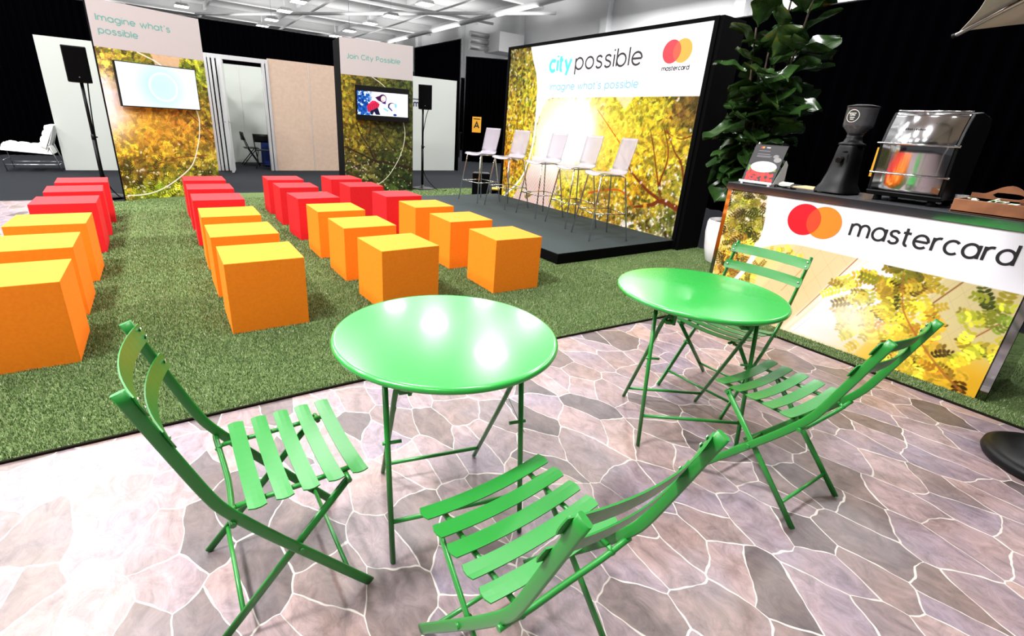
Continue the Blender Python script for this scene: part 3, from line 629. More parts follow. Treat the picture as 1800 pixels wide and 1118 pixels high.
# ------------------------------------------------------------------ free-standing panels with televisions
def panel_frame(A, B, w, h, depth, t):
    d = Vector((B[0]-A[0], B[1]-A[1], 0)).normalized(); n = Vector((d.y, -d.x, 0)); A = Vector((A[0], A[1], 0)); return A, d, n
def tv_on(t, A, d, n, s0, s1, z0, z1, screen, off=.05, th=.05, sc=None):
    tv = thing('television', None, None, (0, 0, 0)); up = Vector((0, 0, 1))
    b = MB(); b.obox(A+d*s0+n*off+up*z0, d*(s1-s0), n*th, up*(z1-z0)); b.build('casing', 'blackp', tv, bevel=.006)
    b = MB(); mid = (s0+s1)/2; b.obox(A+d*(mid-.15)+n*.002+up*((z0+z1)/2-.12), d*.3, n*(off+.001), up*.24); b.build('wall_bracket', 'black', tv)
    a0, a1, c0, c1 = sc
    screen.mesh('screen', tuple(A+n*(off+th+.004)), tuple(d), (0, 0, 1), 'screen', tv)
    return tv
def panel1():
    t = thing('display_panel', 'tall printed panel with white header and golden foliage left of the open door', 'display panel', (0, 0, 0))
    A, d, n = panel_frame((-.511, 9.163), (.29, 9.509), 0, 0, 0, t); up = Vector((0, 0, 1)); H = 2.69; Wd = 1.465
    b = MB(); b.obox(A-n*.06, d*Wd, n*.058, up*H); b.build('black_core', 'black', t)
    cv = Canvas(Wd, 2.10, .006, 0, .01); S_, Z_ = cv.S, cv.Z
    leaf = [(.15, 1.95, (196, 170, 50)), (.5, 2.0, (150, 140, 40)), (.05, 1.5, (226, 176, 60)), (1.35, 1.9, (140, 150, 40)), (1.4, 1.3, (150, 130, 40)), (.9, 1.2, (196, 130, 40)), (.5, 1.0, (224, 164, 40)), (.2, .8, (216, 160, 30)), (1.2, .9, (186, 130, 40)), (.7, .6, (176, 140, 40)), (.3, .4, (110, 84, 28)), (.9, .3, (120, 116, 34)), (1.3, .2, (90, 90, 34)), (.4, .12, (150, 170, 40)), (1.3, .6, (176, 150, 50))]
    gap = [(.05, 1.3, (250, 232, 236)), (.4, 1.2, (244, 204, 150)), (1., 1.2, (214, 150, 70)), (.5, .8, (240, 180, 50)), (1.3, .5, (220, 190, 140)), (.8, .2, (230, 214, 200)), (.7, 2., (214, 180, 130))]
    cv.img = idw(S_, Z_, gap)*(.85+.25*vnoise(cv.ny, cv.nx, 8, 4))[..., None]
    hot = lambda S, Z: np.clip(1.3*gs(S, Z, .02, 1.35, .3, .42), 0, 1)
    cv.foliage(6500, leaf, lambda S, Z: (1-.9*hot(S, Z))*(1-.5*gs(S, Z, .8, 1.25, .4, .35)), (.016, .036), 31, .28, 8, .28)
    cv.blend(hot(S_, Z_)*.9, np.array([250, 234, 240])/255); cv.blend(.5*gs(S_, Z_, .6, 1.1, .5, .4), np.array([230, 164, 60])/255)
    cv.blend(cv.poly([(.688, 2.14), (1.113, 2.14), (1.051, 1.9), (.74, 1.9)], .01)*.9, np.array([206, 170, 140])/255)
    cv.foliage(700, leaf, lambda S, Z: (Z < .45)*.9, (.03, .06), 33, .4, 8, .3, .35)
    cv.foliage(300, [(0, 0, (244, 228, 206)), (1, 1, (236, 214, 150))], lambda S, Z: (Z < .9)*(.2+.8*(Z < .5)), (.008, .016), 34, .08, 5, 0)
    for pts, w0, w1 in (([(.521, .531), (.7, .57), (.86, .621), (1.3, .642)], .012, .022), ([(.805, .956), (1.043, .704), (1.2, .64)], .008, .012), ([(1.083, 1.321), (1.284, 1.135), (1.455, .966)], .02, .02), ([(.4, .62), (.6, .54)], .006, .01)): cv.line(pts, w0, w1, np.array([120, 62, 30])/255, .85)
    cv.line([(.45, 2.14), (.543, 2.087), (.791, 1.973), (1.05, 1.72), (1.24, 1.33), (1.246, 1.077), (1.173, .79), (1.041, .501), (.81, .306), (.536, .149), (.289, .082), (.039, .08)], .014, .018, np.array([240, 230, 214])/255)
    cv.mesh('foliage_print', tuple(A+n*.001), tuple(d), (0, 0, 1), 'print', t)
    b = MB(); b.obox(A+up*2.10-n*.004, d*Wd, n*.006, up*(H-2.10)); b.build('white_header', 'pinkwhite', t)
    lettering('lettering', "Imagine what's", A+d*.085+n*.002+up*2.43, d, up, n, .93, .055, .014, 'teal', t)
    lettering('lettering', "possible", A+d*.087+n*.002+up*2.275, d, up, n, .475, .055, .014, 'teal', t)
    sc = Canvas(1.075, .575, .006, .167, 1.363); w = gs(sc.S, sc.Z, .72, 1.65, .3, .3); sc.img = np.ones(sc.img.shape)*np.array([.97, .99, .995])
    sc.blend(np.clip(w*1.0, 0, 1)*.75, np.array([150, 224, 240])/255); ring = np.exp(-((np.hypot((sc.S-.75), (sc.Z-1.65))-.19)/.012)**2)
    sc.blend((np.hypot(sc.S-.75, sc.Z-1.65) < .19)*.75, np.array([212, 238, 246])/255); sc.blend(ring*.8, [1, 1, 1])
    tv = tv_on(t, A, d, n, .152, 1.256, 1.35, 1.95, sc, sc=(0, 0, 0, 0)); tag(tv, 'flat television showing a pale blue circle on a white screen', 'television')
def panel2():
    t = thing('display_panel', 'printed panel with white header and darker green foliage right of the beige wall', 'display panel', (0, 0, 0))
    A, d, n = panel_frame((3.03, 9.703), (4.382, 9.545), 0, 0, 0, t); up = Vector((0, 0, 1)); H = 2.74; Wd = 1.385
    b = MB(); b.obox(A-n*.66, d*Wd, n*.658, up*H); b.build('black_core', 'black', t)
    cv = Canvas(Wd, 2.13, .006, 0, .01); S_, Z_ = cv.S, cv.Z
    leaf = [(.1, 2.0, (170, 150, 40)), (.1, 1.3, (196, 164, 44)), (.2, .9, (150, 130, 40)), (.6, 2.05, (110, 110, 40)), (1.2, 2.0, (86, 100, 40)), (.7, 1.0, (110, 104, 40)), (1.2, 1.2, (80, 86, 34)), (.4, .4, (110, 100, 50)), (.9, .5, (60, 74, 30)), (1.2, .15, (50, 70, 34)), (.2, .15, (80, 90, 40)), (1.3, .6, (80, 84, 34))]
    gap = [(.1, 1.3, (200, 164, 70)), (.2, .4, (220, 190, 180)), (1., .4, (170, 160, 140)), (1., 1.4, (120, 110, 60)), (1., 2., (100, 100, 60))]
    cv.img = idw(S_, Z_, gap)*(.7+.45*vnoise(cv.ny, cv.nx, 7, 9))[..., None]
    cv.foliage(6000, leaf, lambda S, Z: np.ones(S.shape), (.014, .036), 41, .32, 8, .35)
    for pts, w0, w1 in (([(1.383, .441), (.943, .547), (.593, .595), (.369, .699), (.018, .848)], .065, .026), ([(.593, .595), (.278, .506), (.024, .393)], .042, .02), ([(.593, .595), (.486, .838), (.328, 1.097), (.254, 1.302)], .032, .016), ([(.565, .622), (.487, .865), (.527, 1.264)], .014, .01), ([(1.035, .773), (.805, 1.038), (.667, 1.272)], .02, .02), ([(1.367, .119), (1.151, .264), (.909, .291)], .03, .02), ([(1.382, .812), (1.216, .973), (.98, 1.073)], .02, .012)): cv.line(pts, w0, w1, np.array([48, 32, 20])/255, .92)
    cv.img *= .80; cv.foliage(160, leaf, lambda S, Z: (Z < .3)*.8, (.03, .05), 43, .4, 7, .2)
    cv.foliage(260, [(0, 0, (226, 204, 190)), (1, 1, (180, 176, 120))], lambda S, Z: (Z < 1.1)*(.25+.75*(Z < .6)), (.008, .014), 44, .1, 5, 0)
    cv.line([(.56, 2.14), (.823, 1.977), (1.05, 1.7), (1.193, 1.326), (1.216, 1.083), (1.155, .804), (1.033, .549), (.85, .291), (.64, .132), (.4, .04)], .012, .014, np.array([220, 214, 190])/255)
    cv.mesh('foliage_print', tuple(A+n*.001), tuple(d), (0, 0, 1), 'print', t)
    b = MB(); b.obox(A+up*2.13-n*.004, d*Wd, n*.006, up*(H-2.13)); b.build('white_header', 'pinkwhite', t)
    lettering('lettering', "Join City Possible", A+d*.125+n*.002+up*2.405, d, up, n, 1.0, .055, .014, 'teal', t)
    sc = Canvas(.985, .42, .004, .262, 1.45); S2, Z2 = sc.S, sc.Z; X0, Z0 = .262, 1.45
    P = lambda x, y: (X0+(x-200)/1250*.985, 1.87-(y-(265+(x-200)*.085))/600*.42)   # picture layout
    sc.img = np.ones(sc.img.shape)*np.array([1, .99, 1.]); m = np.clip((.30-(S2-X0))/.1, 0, 1); nn = vnoise(sc.ny, sc.nx, 9, 3)*.6+vnoise(sc.ny, sc.nx, 4, 5)*.4
    sc.blend(m*np.clip((nn-.28)*6, 0, 1), np.array([26, 96, 190])/255); sc.blend(m*np.clip((nn-.58)*6, 0, 1), np.array([8, 44, 110])/255)
    def e(x, y, a, b_, th, c, al=1): p = P(x, y); sc.ell(p[0], p[1], a*.985/1250, b_*.42/600, R(th), np.array(c)/255, al)
    def pl(pts, c): sc.blend(sc.poly([P(*q) for q in pts]), np.array(c)/255)
    pl([(500, 560), (620, 440), (720, 520), (880, 620), (960, 790), (900, 800), (760, 700), (600, 640)], (250, 250, 255))
    pl([(430, 640), (560, 520), (640, 530), (740, 620), (700, 700), (590, 770), (470, 810), (430, 720)], (232, 40, 84))
    for k in range(6): sc.line([P(450+k*48, 640-k*18), P(480+k*48, 800-k*18)], .006, .006, np.array([90, 10, 30])/255, .8, False)
    for k in range(4): sc.line([P(440, 660+k*40), P(730, 560+k*36)], .005, .005, np.array([110, 10, 40])/255, .6, False)
    pl([(500, 790), (690, 700), (750, 890), (640, 880), (600, 800), (560, 880), (520, 870)], (18, 22, 60))
    e(820, 470, 92, 104, 20, (40, 16, 70)); pl([(630, 440), (800, 380), (780, 560), (700, 520)], (70, 20, 70)); pl([(860, 560), (905, 440), (890, 620), (790, 590)], (60, 30, 130)); e(835, 480, 62, 80, -15, (252, 226, 222)); e(820, 530, 14, 8, 0, (220, 60, 90))
    e(1040, 660, 95, 80, 0, (30, 20, 80)); e(1060, 680, 80, 82, 0, (255, 240, 236)); e(1140, 660, 30, 60, 0, (140, 214, 240)); pl([(950, 660), (1060, 780), (1040, 800), (940, 700)], (40, 40, 130)); e(1120, 900, 45, 30, 0, (20, 60, 150))
    pl([(840, 700), (960, 780), (930, 810), (830, 740)], (130, 214, 240))
    tv = tv_on(t, A, d, n, .235, 1.275, 1.352, 1.967, sc, sc=(0, 0, 0, 0)); tag(tv, 'flat television with a thick black frame showing a woman in red check with a child', 'television')
panel1(); panel2()

# ------------------------------------------------------------------ loudspeakers
def speaker(loc, rz, label, w=.28, h=.47, z0=1.63, dz=0):
    t = thing('loudspeaker', label, 'loudspeaker', loc, rz)
    b = MB(); b.prism([(-w/2, 0), (w/2, 0), (w/2-.05, .27), (-w/2+.05, .27)], (0, 0, z0), (1, 0, 0), (0, 1, 0), (0, 0, h)); b.build('cabinet', 'blackp', t, bevel=.01)
    b = MB(); b.box((-w/2+.015, -.012, z0+.02), (w/2-.015, 0.0, z0+h-.02)); b.build('grille', 'black', t)
    b = MB(); b.prism(disc_poly(0, 0, .008, 12), (0, -.013, z0+.07), (1, 0, 0), (0, 0, 1), (0, -.002, 0)); b.build('badge', 'steel', t)
    return t
def stand(loc, label, h=1.66):
    t = thing('speaker_stand', label, 'speaker stand', loc)
    b = MB(); b.tube([(0, .1, .02), (0, .1, .9)], .027, 10); b.tube([(0, .1, .85), (0, .1, h-.03)], .021, 10); b.build('pole', 'blackp', t)
    b = MB(); b.lathe([(.25, 0), (.25, .012), (.2, .025), (.05, .03), (.035, .08)], (0, .1, 0), 32); b.build('round_base', 'blackp', t)
    b = MB(); b.tube([(0, .1, .88), (.05, .1, .88)], .01, 8); b.tube([(0, .1, .84), (0, .1, .92)], .028, 10); b.build('collar', 'blackp', t)
    return t
speaker((-.77, 9.5, 0), R(5), 'black loudspeaker on a pole left of the panel with the bright screen')
stand((-.77, 9.5, .01), 'black pole speaker stand left of the tall printed panel')
speaker((4.745, 9.68, 0), R(-26), 'black loudspeaker on a pole in front of the white wall with lettering')
stand((4.745, 9.68, .01), 'black pole speaker stand on the turf edge right of the second printed panel')
def cable(name, pts, r_, label, m='black'): b = MB(); b.tube(smooth_pts(pts, 6), r_, 6); return tag(b.build(name, m), label, 'cable')
cable('power_cable', [(-.7, 9.62, 1.64), (-.72, 9.6, 1.4), (-.745, 9.58, .9), (-.74, 9.58, .3), (-.6, 9.45, .03), (-.45, 9.35, .025), (-.3, 9.55, .02)], .008, 'black cable hanging from the left loudspeaker down to the floor')
cable('power_cable', [(4.82, 9.66, 1.66), (4.78, 9.74, 1.4), (4.715, 9.75, .9), (4.76, 9.73, .35), (4.95, 9.5, .03), (5.15, 9.4, .02)], .008, 'black cable running down the pole of the right loudspeaker')
t = thing('floor_speaker', 'black box speaker standing on the turf behind the stage', 'loudspeaker', (5.3, 8.6, .009), R(-33))
b = MB(); b.prism([(0, 0), (.36, 0), (.33, .3), (.03, .3)], (0, 0, 0), (1, 0, 0), (0, 1, 0), (0, 0, .47)); b.build('cabinet', 'blackp', t, bevel=.01)
b = MB(); b.box((.02, -.01, .02), (.34, 0, .45)); b.build('grille', 'black', t)
t = thing('cable_crate', 'yellow topped cable box on the floor behind the stage', 'crate', (5.9, 8.75, .0), R(-35))
b = MB(); b.box((0, 0, .01), (.5, .3, .10)); b.build('box', 'black', t); b = MB(); b.box((0, 0, .10), (.5, .3, .125)); b.build('yellow_lid', 'yellow2', t)
cable('loose_cable', [(5.7, 8.5, .02), (5.85, 8.35, .06), (6.0, 8.5, .02), (5.95, 8.65, .05), (6.1, 8.5, .02), (6.2, 8.35, .05), (6.3, 8.5, .02)], .012, 'tangle of black cable beside the yellow topped box')

# ------------------------------------------------------------------ bar stools
def make_stool():
    t = thing('bar_stool', 'x', 'bar stool', (0, 0, 0), 0, 'frosted bar stools on the stage')
    prof = [(.215, .775), (.20, .795), (.15, .806), (.05, .800), (-.08, .795), (-.145, .806), (-.175, .835), (-.195, .89), (-.222, 1.0), (-.25, 1.12), (-.272, 1.232)]
    wid = [.36, .40, .41, .42, .42, .40, .38, .37, .375, .385, .37]
    P = smooth_pts([(0, y, z) for y, z in prof], 3); rows = []
    for i, p in enumerate(P):
        k = i/3; a = int(min(k, len(wid)-1)); b_ = min(a+1, len(wid)-1); w = wid[a]+(wid[b_]-wid[a])*(k-a); row = []
        for j in range(9):
            u = j/4-1; cup = .02*(u*u); row.append((u*w/2, p.y+(cup if p.z > .86 else 0), p.z+(cup*.7 if p.z <= .86 else 0)))
        rows.append(row)
    b = MB(); b.grid(rows); b.build('seat_shell', 'shell', t, solid=.007)
    for sx in (-1, 1):
        for sy in (-1, 1):
            b = MB(); b.tube([(sx*.13, sy*.12, .788), (sx*.165, sy*.15, .782), (sx*.178, sy*.165, .765), (sx*.263, sy*.263, .0)], .0095, 8); b.build('leg', 'chrome', t)
    at = lambda sx, sy, z: (sx*(.178+(.765-z)/.765*.085), sy*(.165+(.765-z)/.765*.098), z)
    for i in range(4):
        c = [(-1, -1), (1, -1), (1, 1), (-1, 1)]; b = MB(); b.tube([at(*c[i], .335), at(*c[(i+1) % 4], .335)], .007, 8); b.build('footrest', 'chrome', t)
    b = MB()
    for sx in (-1, 1): b.tube([(sx*.13, -.12, .788), (sx*.13, .12, .788)], .009, 8)
    b.tube([(-.13, .12, .788), (.13, .12, .788)], .009, 8); b.build('seat_support', 'chrome', t)
    return t
s0 = make_stool()
SL = ['bar stool at the left end of the row, against the black drapes', 'bar stool second from the left, before the left edge of the lit wall', 'bar stool in the middle of the five, before the brightest glow', 'bar stool fourth from the left, just beyond the nearest one', 'bar stool nearest the camera, at the right end of the row']
for i, (x, y, a) in enumerate([(4.70, 7.36, 8), (4.795, 6.645, 6), (4.868, 5.843, -3), (4.833, 5.085, -8), (4.645, 4.335, -18)]):
    o = s0 if i == 0 else copy_tree(s0); o.location = (x, y, .133); o.rotation_euler = (0, 0, R(90+a)); o['label'] = 'frosted ' + SL[i]

# ------------------------------------------------------------------ green bistro chairs
def make_chair():
    t = thing('bistro_chair', 'x', 'chair', (0, 0, 0), 0, 'green folding bistro chairs')
    wa, wb = .205, .182
    A = smooth_pts([(0, -.318, .858), (0, -.245, .66), (0, -.195, .53), (0, -.165, .472), (0, -.118, .405), (0, -.06, .328), (0, .08, .151), (0, .197, .004)], 4)
    for sx in (-1, 1):
        rail = MB(); rail.tube([(sx*wa, p.y, p.z) for p in A], 0, 12, flat=(.012, .030, (1, 0, 0))); rail.build('back_leg_rail', 'green', t)
        b = MB(); b.tube([(sx*wb, .152, .425), (sx*wb, -.232, .004)], 0, 10, flat=(.010, .024, (1, 0, 0))); b.build('leg', 'green', t)
        b = MB(); b.tube([(sx*(wb-.012), .001, .252), (sx*(wa+.012), .001, .252)], .009, 10); b.build('pivot', 'green', t)
        # seat side bar
        sb = MB(); sb.tube([(sx*.150, .20, .436), (sx*.150, .03, .430), (sx*.150, -.14, .430)], 0, 8, flat=(.014, .012, (1, 0, 0))); sb.tube([(sx*.150, -.14, .430), (sx*.150, -.16, .415)], .007, 6); sb.build('seat_rail', 'green', t)
        b = MB(); b.tube([(sx*.15, .152, .422), (sx*(wb+.010), .152, .422)], .008, 8); b.build('seat_hinge', 'green', t)
    b = MB(); P = [(-wa-.012, -.155, .428), (-wa+.02, -.155, .428), (-.12, -.150, .412), (0, -.145, .404), (.12, -.150, .412), (wa-.02, -.155, .428), (wa+.012, -.155, .428)]; b.tube(smooth_pts(P, 4), .0085, 8); b.build('rear_rod', 'green', t)
    b = MB(); b.tube([(-wa, .131, .088), (wa, .131, .088)], .007, 8); b.build('stretcher', 'green', t)
    b = MB(); b.tube([(-wb, -.165, .078), (wb, -.165, .078)], .007, 8); b.build('stretcher', 'green', t)
    # seat slats, dished
    for k in range(5):
        y0 = -.117+k*.0685; rows = []
        for j in range(4):
            y = y0+.0455*j/3; row = []
            e = .006 if j in (0, 3) else 0
            for i in range(15):
                u = i/7-1; row.append((u*(.216-e), y, .457-.018*(1-u*u)+.004*k/4))
            rows.append(row)
        b = MB(); b.grid(rows, smooth=False); b.build('seat_slat', 'green', t, solid=.0035)
    # back slats bowed backwards
    for (za, zb) in ((.796, .846), (.700, .748)):
        rows = []
        for j in range(4):
            z = za+(zb-za)*j/3; row = []; yr = -.318+(.858-z)*.372+.021
            e = .005 if j in (0, 3) else 0
            for i in range(15):
                u = i/7-1; row.append((u*(.222-e), yr-.034*(1-u*u), z))
            rows.append(row)
        sl = MB(); sl.grid(rows, smooth=False); so = sl.build('back_slat', 'green', t, solid=.0035)
        bo = MB()
        for sx in (-1, 1):
            for dz in ((-.012, .012) if za > .75 else (0,)):
                z = (za+zb)/2+dz; yr = -.318+(.858-z)*.372+.023; bo.lathe([(.0065, 0), (.005, .0025), (0, .003)], (0, 0, 0), 10)
                k = 30
                for q in range(len(bo.v)-k, len(bo.v)):
                    x_, y_, z_ = bo.v[q]; bo.v[q] = (sx*.205+x_, yr+z_-.002, z+y_)
        bo.build('bolt', 'bolt', so)
    return t
c0 = make_chair()
CHL = [('green folding chair left of the near table, facing right', (.174, 1.329), -90), ('green folding chair at the bottom of the picture, facing the near table', (.658, .709), 2.9), ('green folding chair in front of the far table, its back to the lower right', (2.052, .735), -1.2), ('green folding chair behind the far table, both back slats seen against the counter', (2.523, 1.312), 90)]
for i, (lb, (x, y), a) in enumerate(CHL):
    o = c0 if i == 0 else copy_tree(c0); o.location = (x, y, .0); o.rotation_euler = (0, 0, R(a)); o['label'] = lb

# ------------------------------------------------------------------ green bistro tables
def make_table():
    t = thing('bistro_table', 'x', 'table', (0, 0, 0), 0, 'round green bistro tables')
    r_ = .385; prof = [(0, .738), (r_-.012, .738), (r_-.004, .7375), (r_+.001, .733), (r_+.003, .727), (r_+.001, .720), (r_-.004, .716), (r_-.010, .718), (r_-.014, .724), (0, .726)]
    b = MB(); b.lathe(prof, n=96); b.build('tabletop', 'green2', t)
    # frame A, straight legs
    for sx in (-1, 1):
        b = MB(); b.tube([(sx*.235, -.245, .004), (sx*.235, -.12, .72)], .0095, 10); b.build('leg', 'green', t)
    b = MB(); b.tube([(-.235, -.218, .155), (.235, -.218, .155)], .008, 8); b.build('crossbar', 'green', t)
    # frame B, bent over at the top
    P = [(-.205, .215, .004), (-.205, -.04, .42), (-.205, -.145, .60), (-.195, -.165, .645), (-.165, -.178, .672), (-.12, -.18, .678), (.12, -.18, .678), (.165, -.178, .672), (.195, -.165, .645), (.205, -.145, .60), (.205, -.04, .42), (.205, .215, .004)]
    b = MB(); b.tube(P[:2]+smooth_pts(P[1:-1], 4)[1:]+P[-1:], 0, 10, flat=(.012, .018, (0, .5, 1))); b.build('bent_leg_frame', 'green', t)
    b = MB(); b.tube([(-.205, .165, .085), (.205, .165, .085)], .008, 8); b.build('crossbar', 'green', t)
    # underside brackets and pivots
    for sx in (-1, 1):
        b = MB(); b.box((sx*.17-.006, -.21, .63), (sx*.17+.006, -.15, .724)); b.box((sx*.17-.03, -.19, .625), (sx*.17+.012, -.165, .64)); b.box((sx*.235-.018, -.14, .70), (sx*.235+.018, -.09, .726)); b.build('bracket', 'green', t)
        b = MB(); b.tube([(sx*.195, -.106, .53), (sx*.25, -.177, .395)], .001, 6); b.tube([(sx*.19, -.17, .44), (sx*.252, -.17, .44)], .006, 8); b.build('pivot', 'green', t)
    b = MB(); b.box((-.235, -.13, .705), (.235, -.11, .726)); b.build('top_rail', 'green', t)
    return t
t0 = make_table()
t0.location = (.748, 1.336, 0); t0.rotation_euler = (0, 0, R(-13.6)); t0['label'] = 'round green metal bistro table nearest the camera, on the flagstones'
t1 = copy_tree(t0); t1.location = (2.074, 1.235, 0); t1.rotation_euler = (0, 0, R(-36)); t1['label'] = 'round green metal bistro table nearer the coffee counter'

# ------------------------------------------------------------------ coffee counter
def counter():
    t = thing('coffee_counter', 'long glossy black counter faced with a white and golden foliage print', 'counter', (0, 0, 0)); H = 1.035; y0, y1 = .395, 2.335
    b = MB(); b.box((4.006, y0, .01), (4.62, y1, H)); b.build('body', 'gloss', t)
    for ya, yb in ((y0, y0+.038), (y1-.035, y1)): b = MB(); b.box((3.998, ya, .01), (4.03, yb, H)); b.build('polished_edge', 'mirror', t)
    b = MB(); b.box((3.985, y0-.012, H), (4.66, y1+.012, 1.085)); b.build('edge_band', 'mirror', t)
    b = MB(); b.box((3.988, y0-.009, 1.085), (4.657, y1+.009, 1.09)); b.build('worktop', 'worktop', t)
    cv = Canvas(1.86, 1.02, .0038, 0, .012); S_, Z_ = cv.S, cv.Z
    bg_ = [(.1, .9, (214, 200, 180)), (.1, .3, (226, 196, 150)), (.3, .5, (240, 200, 110)), (.5, .3, (232, 206, 150)), (.75, .45, (214, 190, 140)), (.45, .1, (236, 214, 170)), (.8, .1, (236, 224, 190)), (1.0, .4, (228, 230, 240)), (1.1, .15, (232, 232, 236)), (1.3, .1, (232, 206, 110)), (1.3, .5, (224, 226, 226)), (1.6, .1, (226, 176, 40)), (1.65, .55, (200, 188, 136)), (1.85, .4, (206, 190, 120)), (1.8, .05, (214, 160, 30))]
    cv.img = idw(S_, Z_, bg_, 3)
    # beige tower blocks with fine grid lines
    def grid_lines(mask, a1, a2, c, sp):
        for a in (a1, a2):
            u = (S_*math.cos(R(a))+Z_*math.sin(R(a)))/sp; l = np.clip(1-np.abs((u % 1)-.5)/.02, 0, 1); cv.blend(mask*l*.45, c)
    bA = cv.poly([(.62, .72), (1.03, .72), (.80, .26), (.66, .0), (.25, .0), (.5, .4)], .02); cv.blend(bA*.85, np.array([216, 192, 142])/255); grid_lines(bA, -27, 40, np.array([176, 146, 100])/255, .11)
    bB = cv.poly([(1.52, .72), (1.87, .72), (1.87, .3), (1.66, .2), (1.44, .46)], .015); cv.blend(bB*.9, np.array([200, 186, 134])/255); grid_lines(bB, -30, 35, np.array([150, 136, 90])/255, .075)
    cv.blend(cv.poly([(1.10, .70), (1.24, .70), (1.30, .3), (1.2, .03), (.74, .03)], .015)*.9, np.array([228, 230, 240])/255)
    for k in range(6): cv.line([(.68+.022*k, .03+.0*k), (1.055+.022*k, .70)], .004, .004, np.array([250, 250, 252] if k % 2 else [196, 196, 206])/255, .8, False)
    cv.line([(1.03, .70), (.852, .343), (.76, .16)], .007, .004, np.array([150, 88, 40])/255, .9, False); cv.line([(.70, .52), (.60, .32)], .004, .003, np.array([170, 110, 60])/255, .8, False)
    cv.line([(1.61, .72), (1.49, .502)], .009, .009, np.array([130, 84, 50])/255, .9, False); cv.line([(1.82, .50), (1.746, .383)], .008, .008, np.array([150, 90, 50])/255, .9, False)
    cv.blend(np.clip(1.1*gs(S_, Z_, 1.55, .02, .42, .2), 0, 1)*.8, np.array([222, 170, 40])/255)
    # trees
    L1 = [(.05, .95, (110, 104, 44)), (.2, .8, (124, 120, 40)), (.05, .6, (150, 130, 44)), (.25, .6, (170, 150, 44)), (.1, .4, (190, 140, 50)), (.3, .3, (214, 166, 60)), (.4, .55, (206, 176, 40)), (.6, .65, (196, 180, 40)), (.15, .15, (160, 110, 50)), (.3, .1, (224, 180, 90))]
    cv.foliage(1500, L1, lambda S, Z: np.clip(1.25-(S/.33)**3, 0, 1), (.02, .036), 51, .3, 7, .3)
    cv.foliage(420, L1, lambda S, Z: np.clip(2*gs(S, Z, .5, .58, .17, .12), 0, 1), (.016, .028), 52, .2, 7, .15)
    L2 = [(1.1, .6, (180, 170, 40)), (1.3, .6, (150, 130, 36)), (1.3, .4, (200, 180, 50)), (1.15, .3, (226, 204, 110)), (1.45, .3, (224, 176, 50)), (1.7, .1, (206, 164, 36)), (1.3, .15, (230, 196, 80)), (1.75, .25, (196, 180, 50)), (1.85, .55, (150, 160, 44)), (1.75, .6, (160, 170, 50))]
    tr = lambda S, Z: np.clip(1.7*gs(S, Z, 1.3, .6, .16, .12)+1.2*gs(S, Z, 1.22, .42, .17, .12)+.9*gs(S, Z, 1.25, .26, .12, .1)+1.5*gs(S, Z, 1.42, .32, .13, .12), 0, 1)*.85
    cv.foliage(1500, L2, tr, (.03, .046), 53, .18, 6, .15, .56, .6)
    cv.foliage(700, L2, lambda S, Z: np.clip(1.6*gs(S, Z, 1.82, .5, .09, .17)+gs(S, Z, 1.6, .12, .25, .14)+1.3*gs(S, Z, 1.72, .26, .14, .08), 0, 1), (.03, .048), 54, .18, 6, .12, .56, .6)
    cv.blend(np.clip(.8*gs(S_, Z_, 1.1, .28, .15, .14), 0, 1), np.array([236, 228, 214])/255)
    cv.line([(1.302, .661), (1.34, .52), (1.385, .408), (1.507, .265), (1.66, .12), (1.79, .03)], .006, .016, np.array([160, 96, 40])/255, .8)
    cv.line([(.0, .66), (.12, .62), (.28, .6)], .006, .004, np.array([110, 60, 40])/255, .8)
    # white header with curved left edge and sweeping arc
    cv.blend(cv.poly([(.295, 1.06), (.31, .98), (.319, .915), (.332, .83), (.334, .764), (.331, .70), (.318, .65), (.33, .60), (.38, .62), (.441, .652), (.5, .675), (.545, .688), (.60, .697), (.681, .7), (1.333, .694), (1.9, .694), (1.9, 1.06)]), np.array([234, 236, 242])/255)
    cv.line([(.325, .63), (.322, .553), (.27, .404), (.21, .29), (.1, .12), (.02, .0)], .05, .02, np.array([240, 238, 240])/255)
    cv.mesh('printed_front', (3.997, 2.30, 0), (0, -1, 0), (0, 0, 1), 'print', t)
    X = 3.996; ux = (0, -1, 0); uz = (0, 0, 1); N = (-1, 0, 0); rr_ = .116
    ca, cb = .614, .752; zc_ = .893
    for c, mt, dx in ((ca, 'logored', .0015), (cb, 'logoyel', .0009)): b = MB(); b.prism(disc_poly(0, 0, rr_), (X-dx, 2.30-c, zc_), ux, uz, (-.0003, 0, 0)); b.build('logo_disc', mt, t)
    h = (cb-ca)/2; th = math.acos(h/rr_); lens = [(-h+rr_*math.cos(a), rr_*math.sin(a)) for a in np.linspace(-th, th, 20)]+[(h-rr_*math.cos(a), rr_*math.sin(a)) for a in np.linspace(th, -th, 20)][1:-1]
    b = MB(); b.prism(lens, (X-.0021, 2.30-(ca+cb)/2, zc_), ux, uz, (-.0003, 0, 0)); b.build('logo_overlap', 'logomix', t)
    lettering('lettering', 'mastercard', (X, 2.30-.932, .842), ux, uz, N, .83, .082, .0155, 'ink', t, gap=.33)
M['gloss'] = mat('gloss_black_laminate', (.006, .007, .006), .06, spec=.8)
M['worktop'] = mat('grey_worktop', rgb(78, 80, 84), .22, spec=.6)
counter()
HT = 1.09
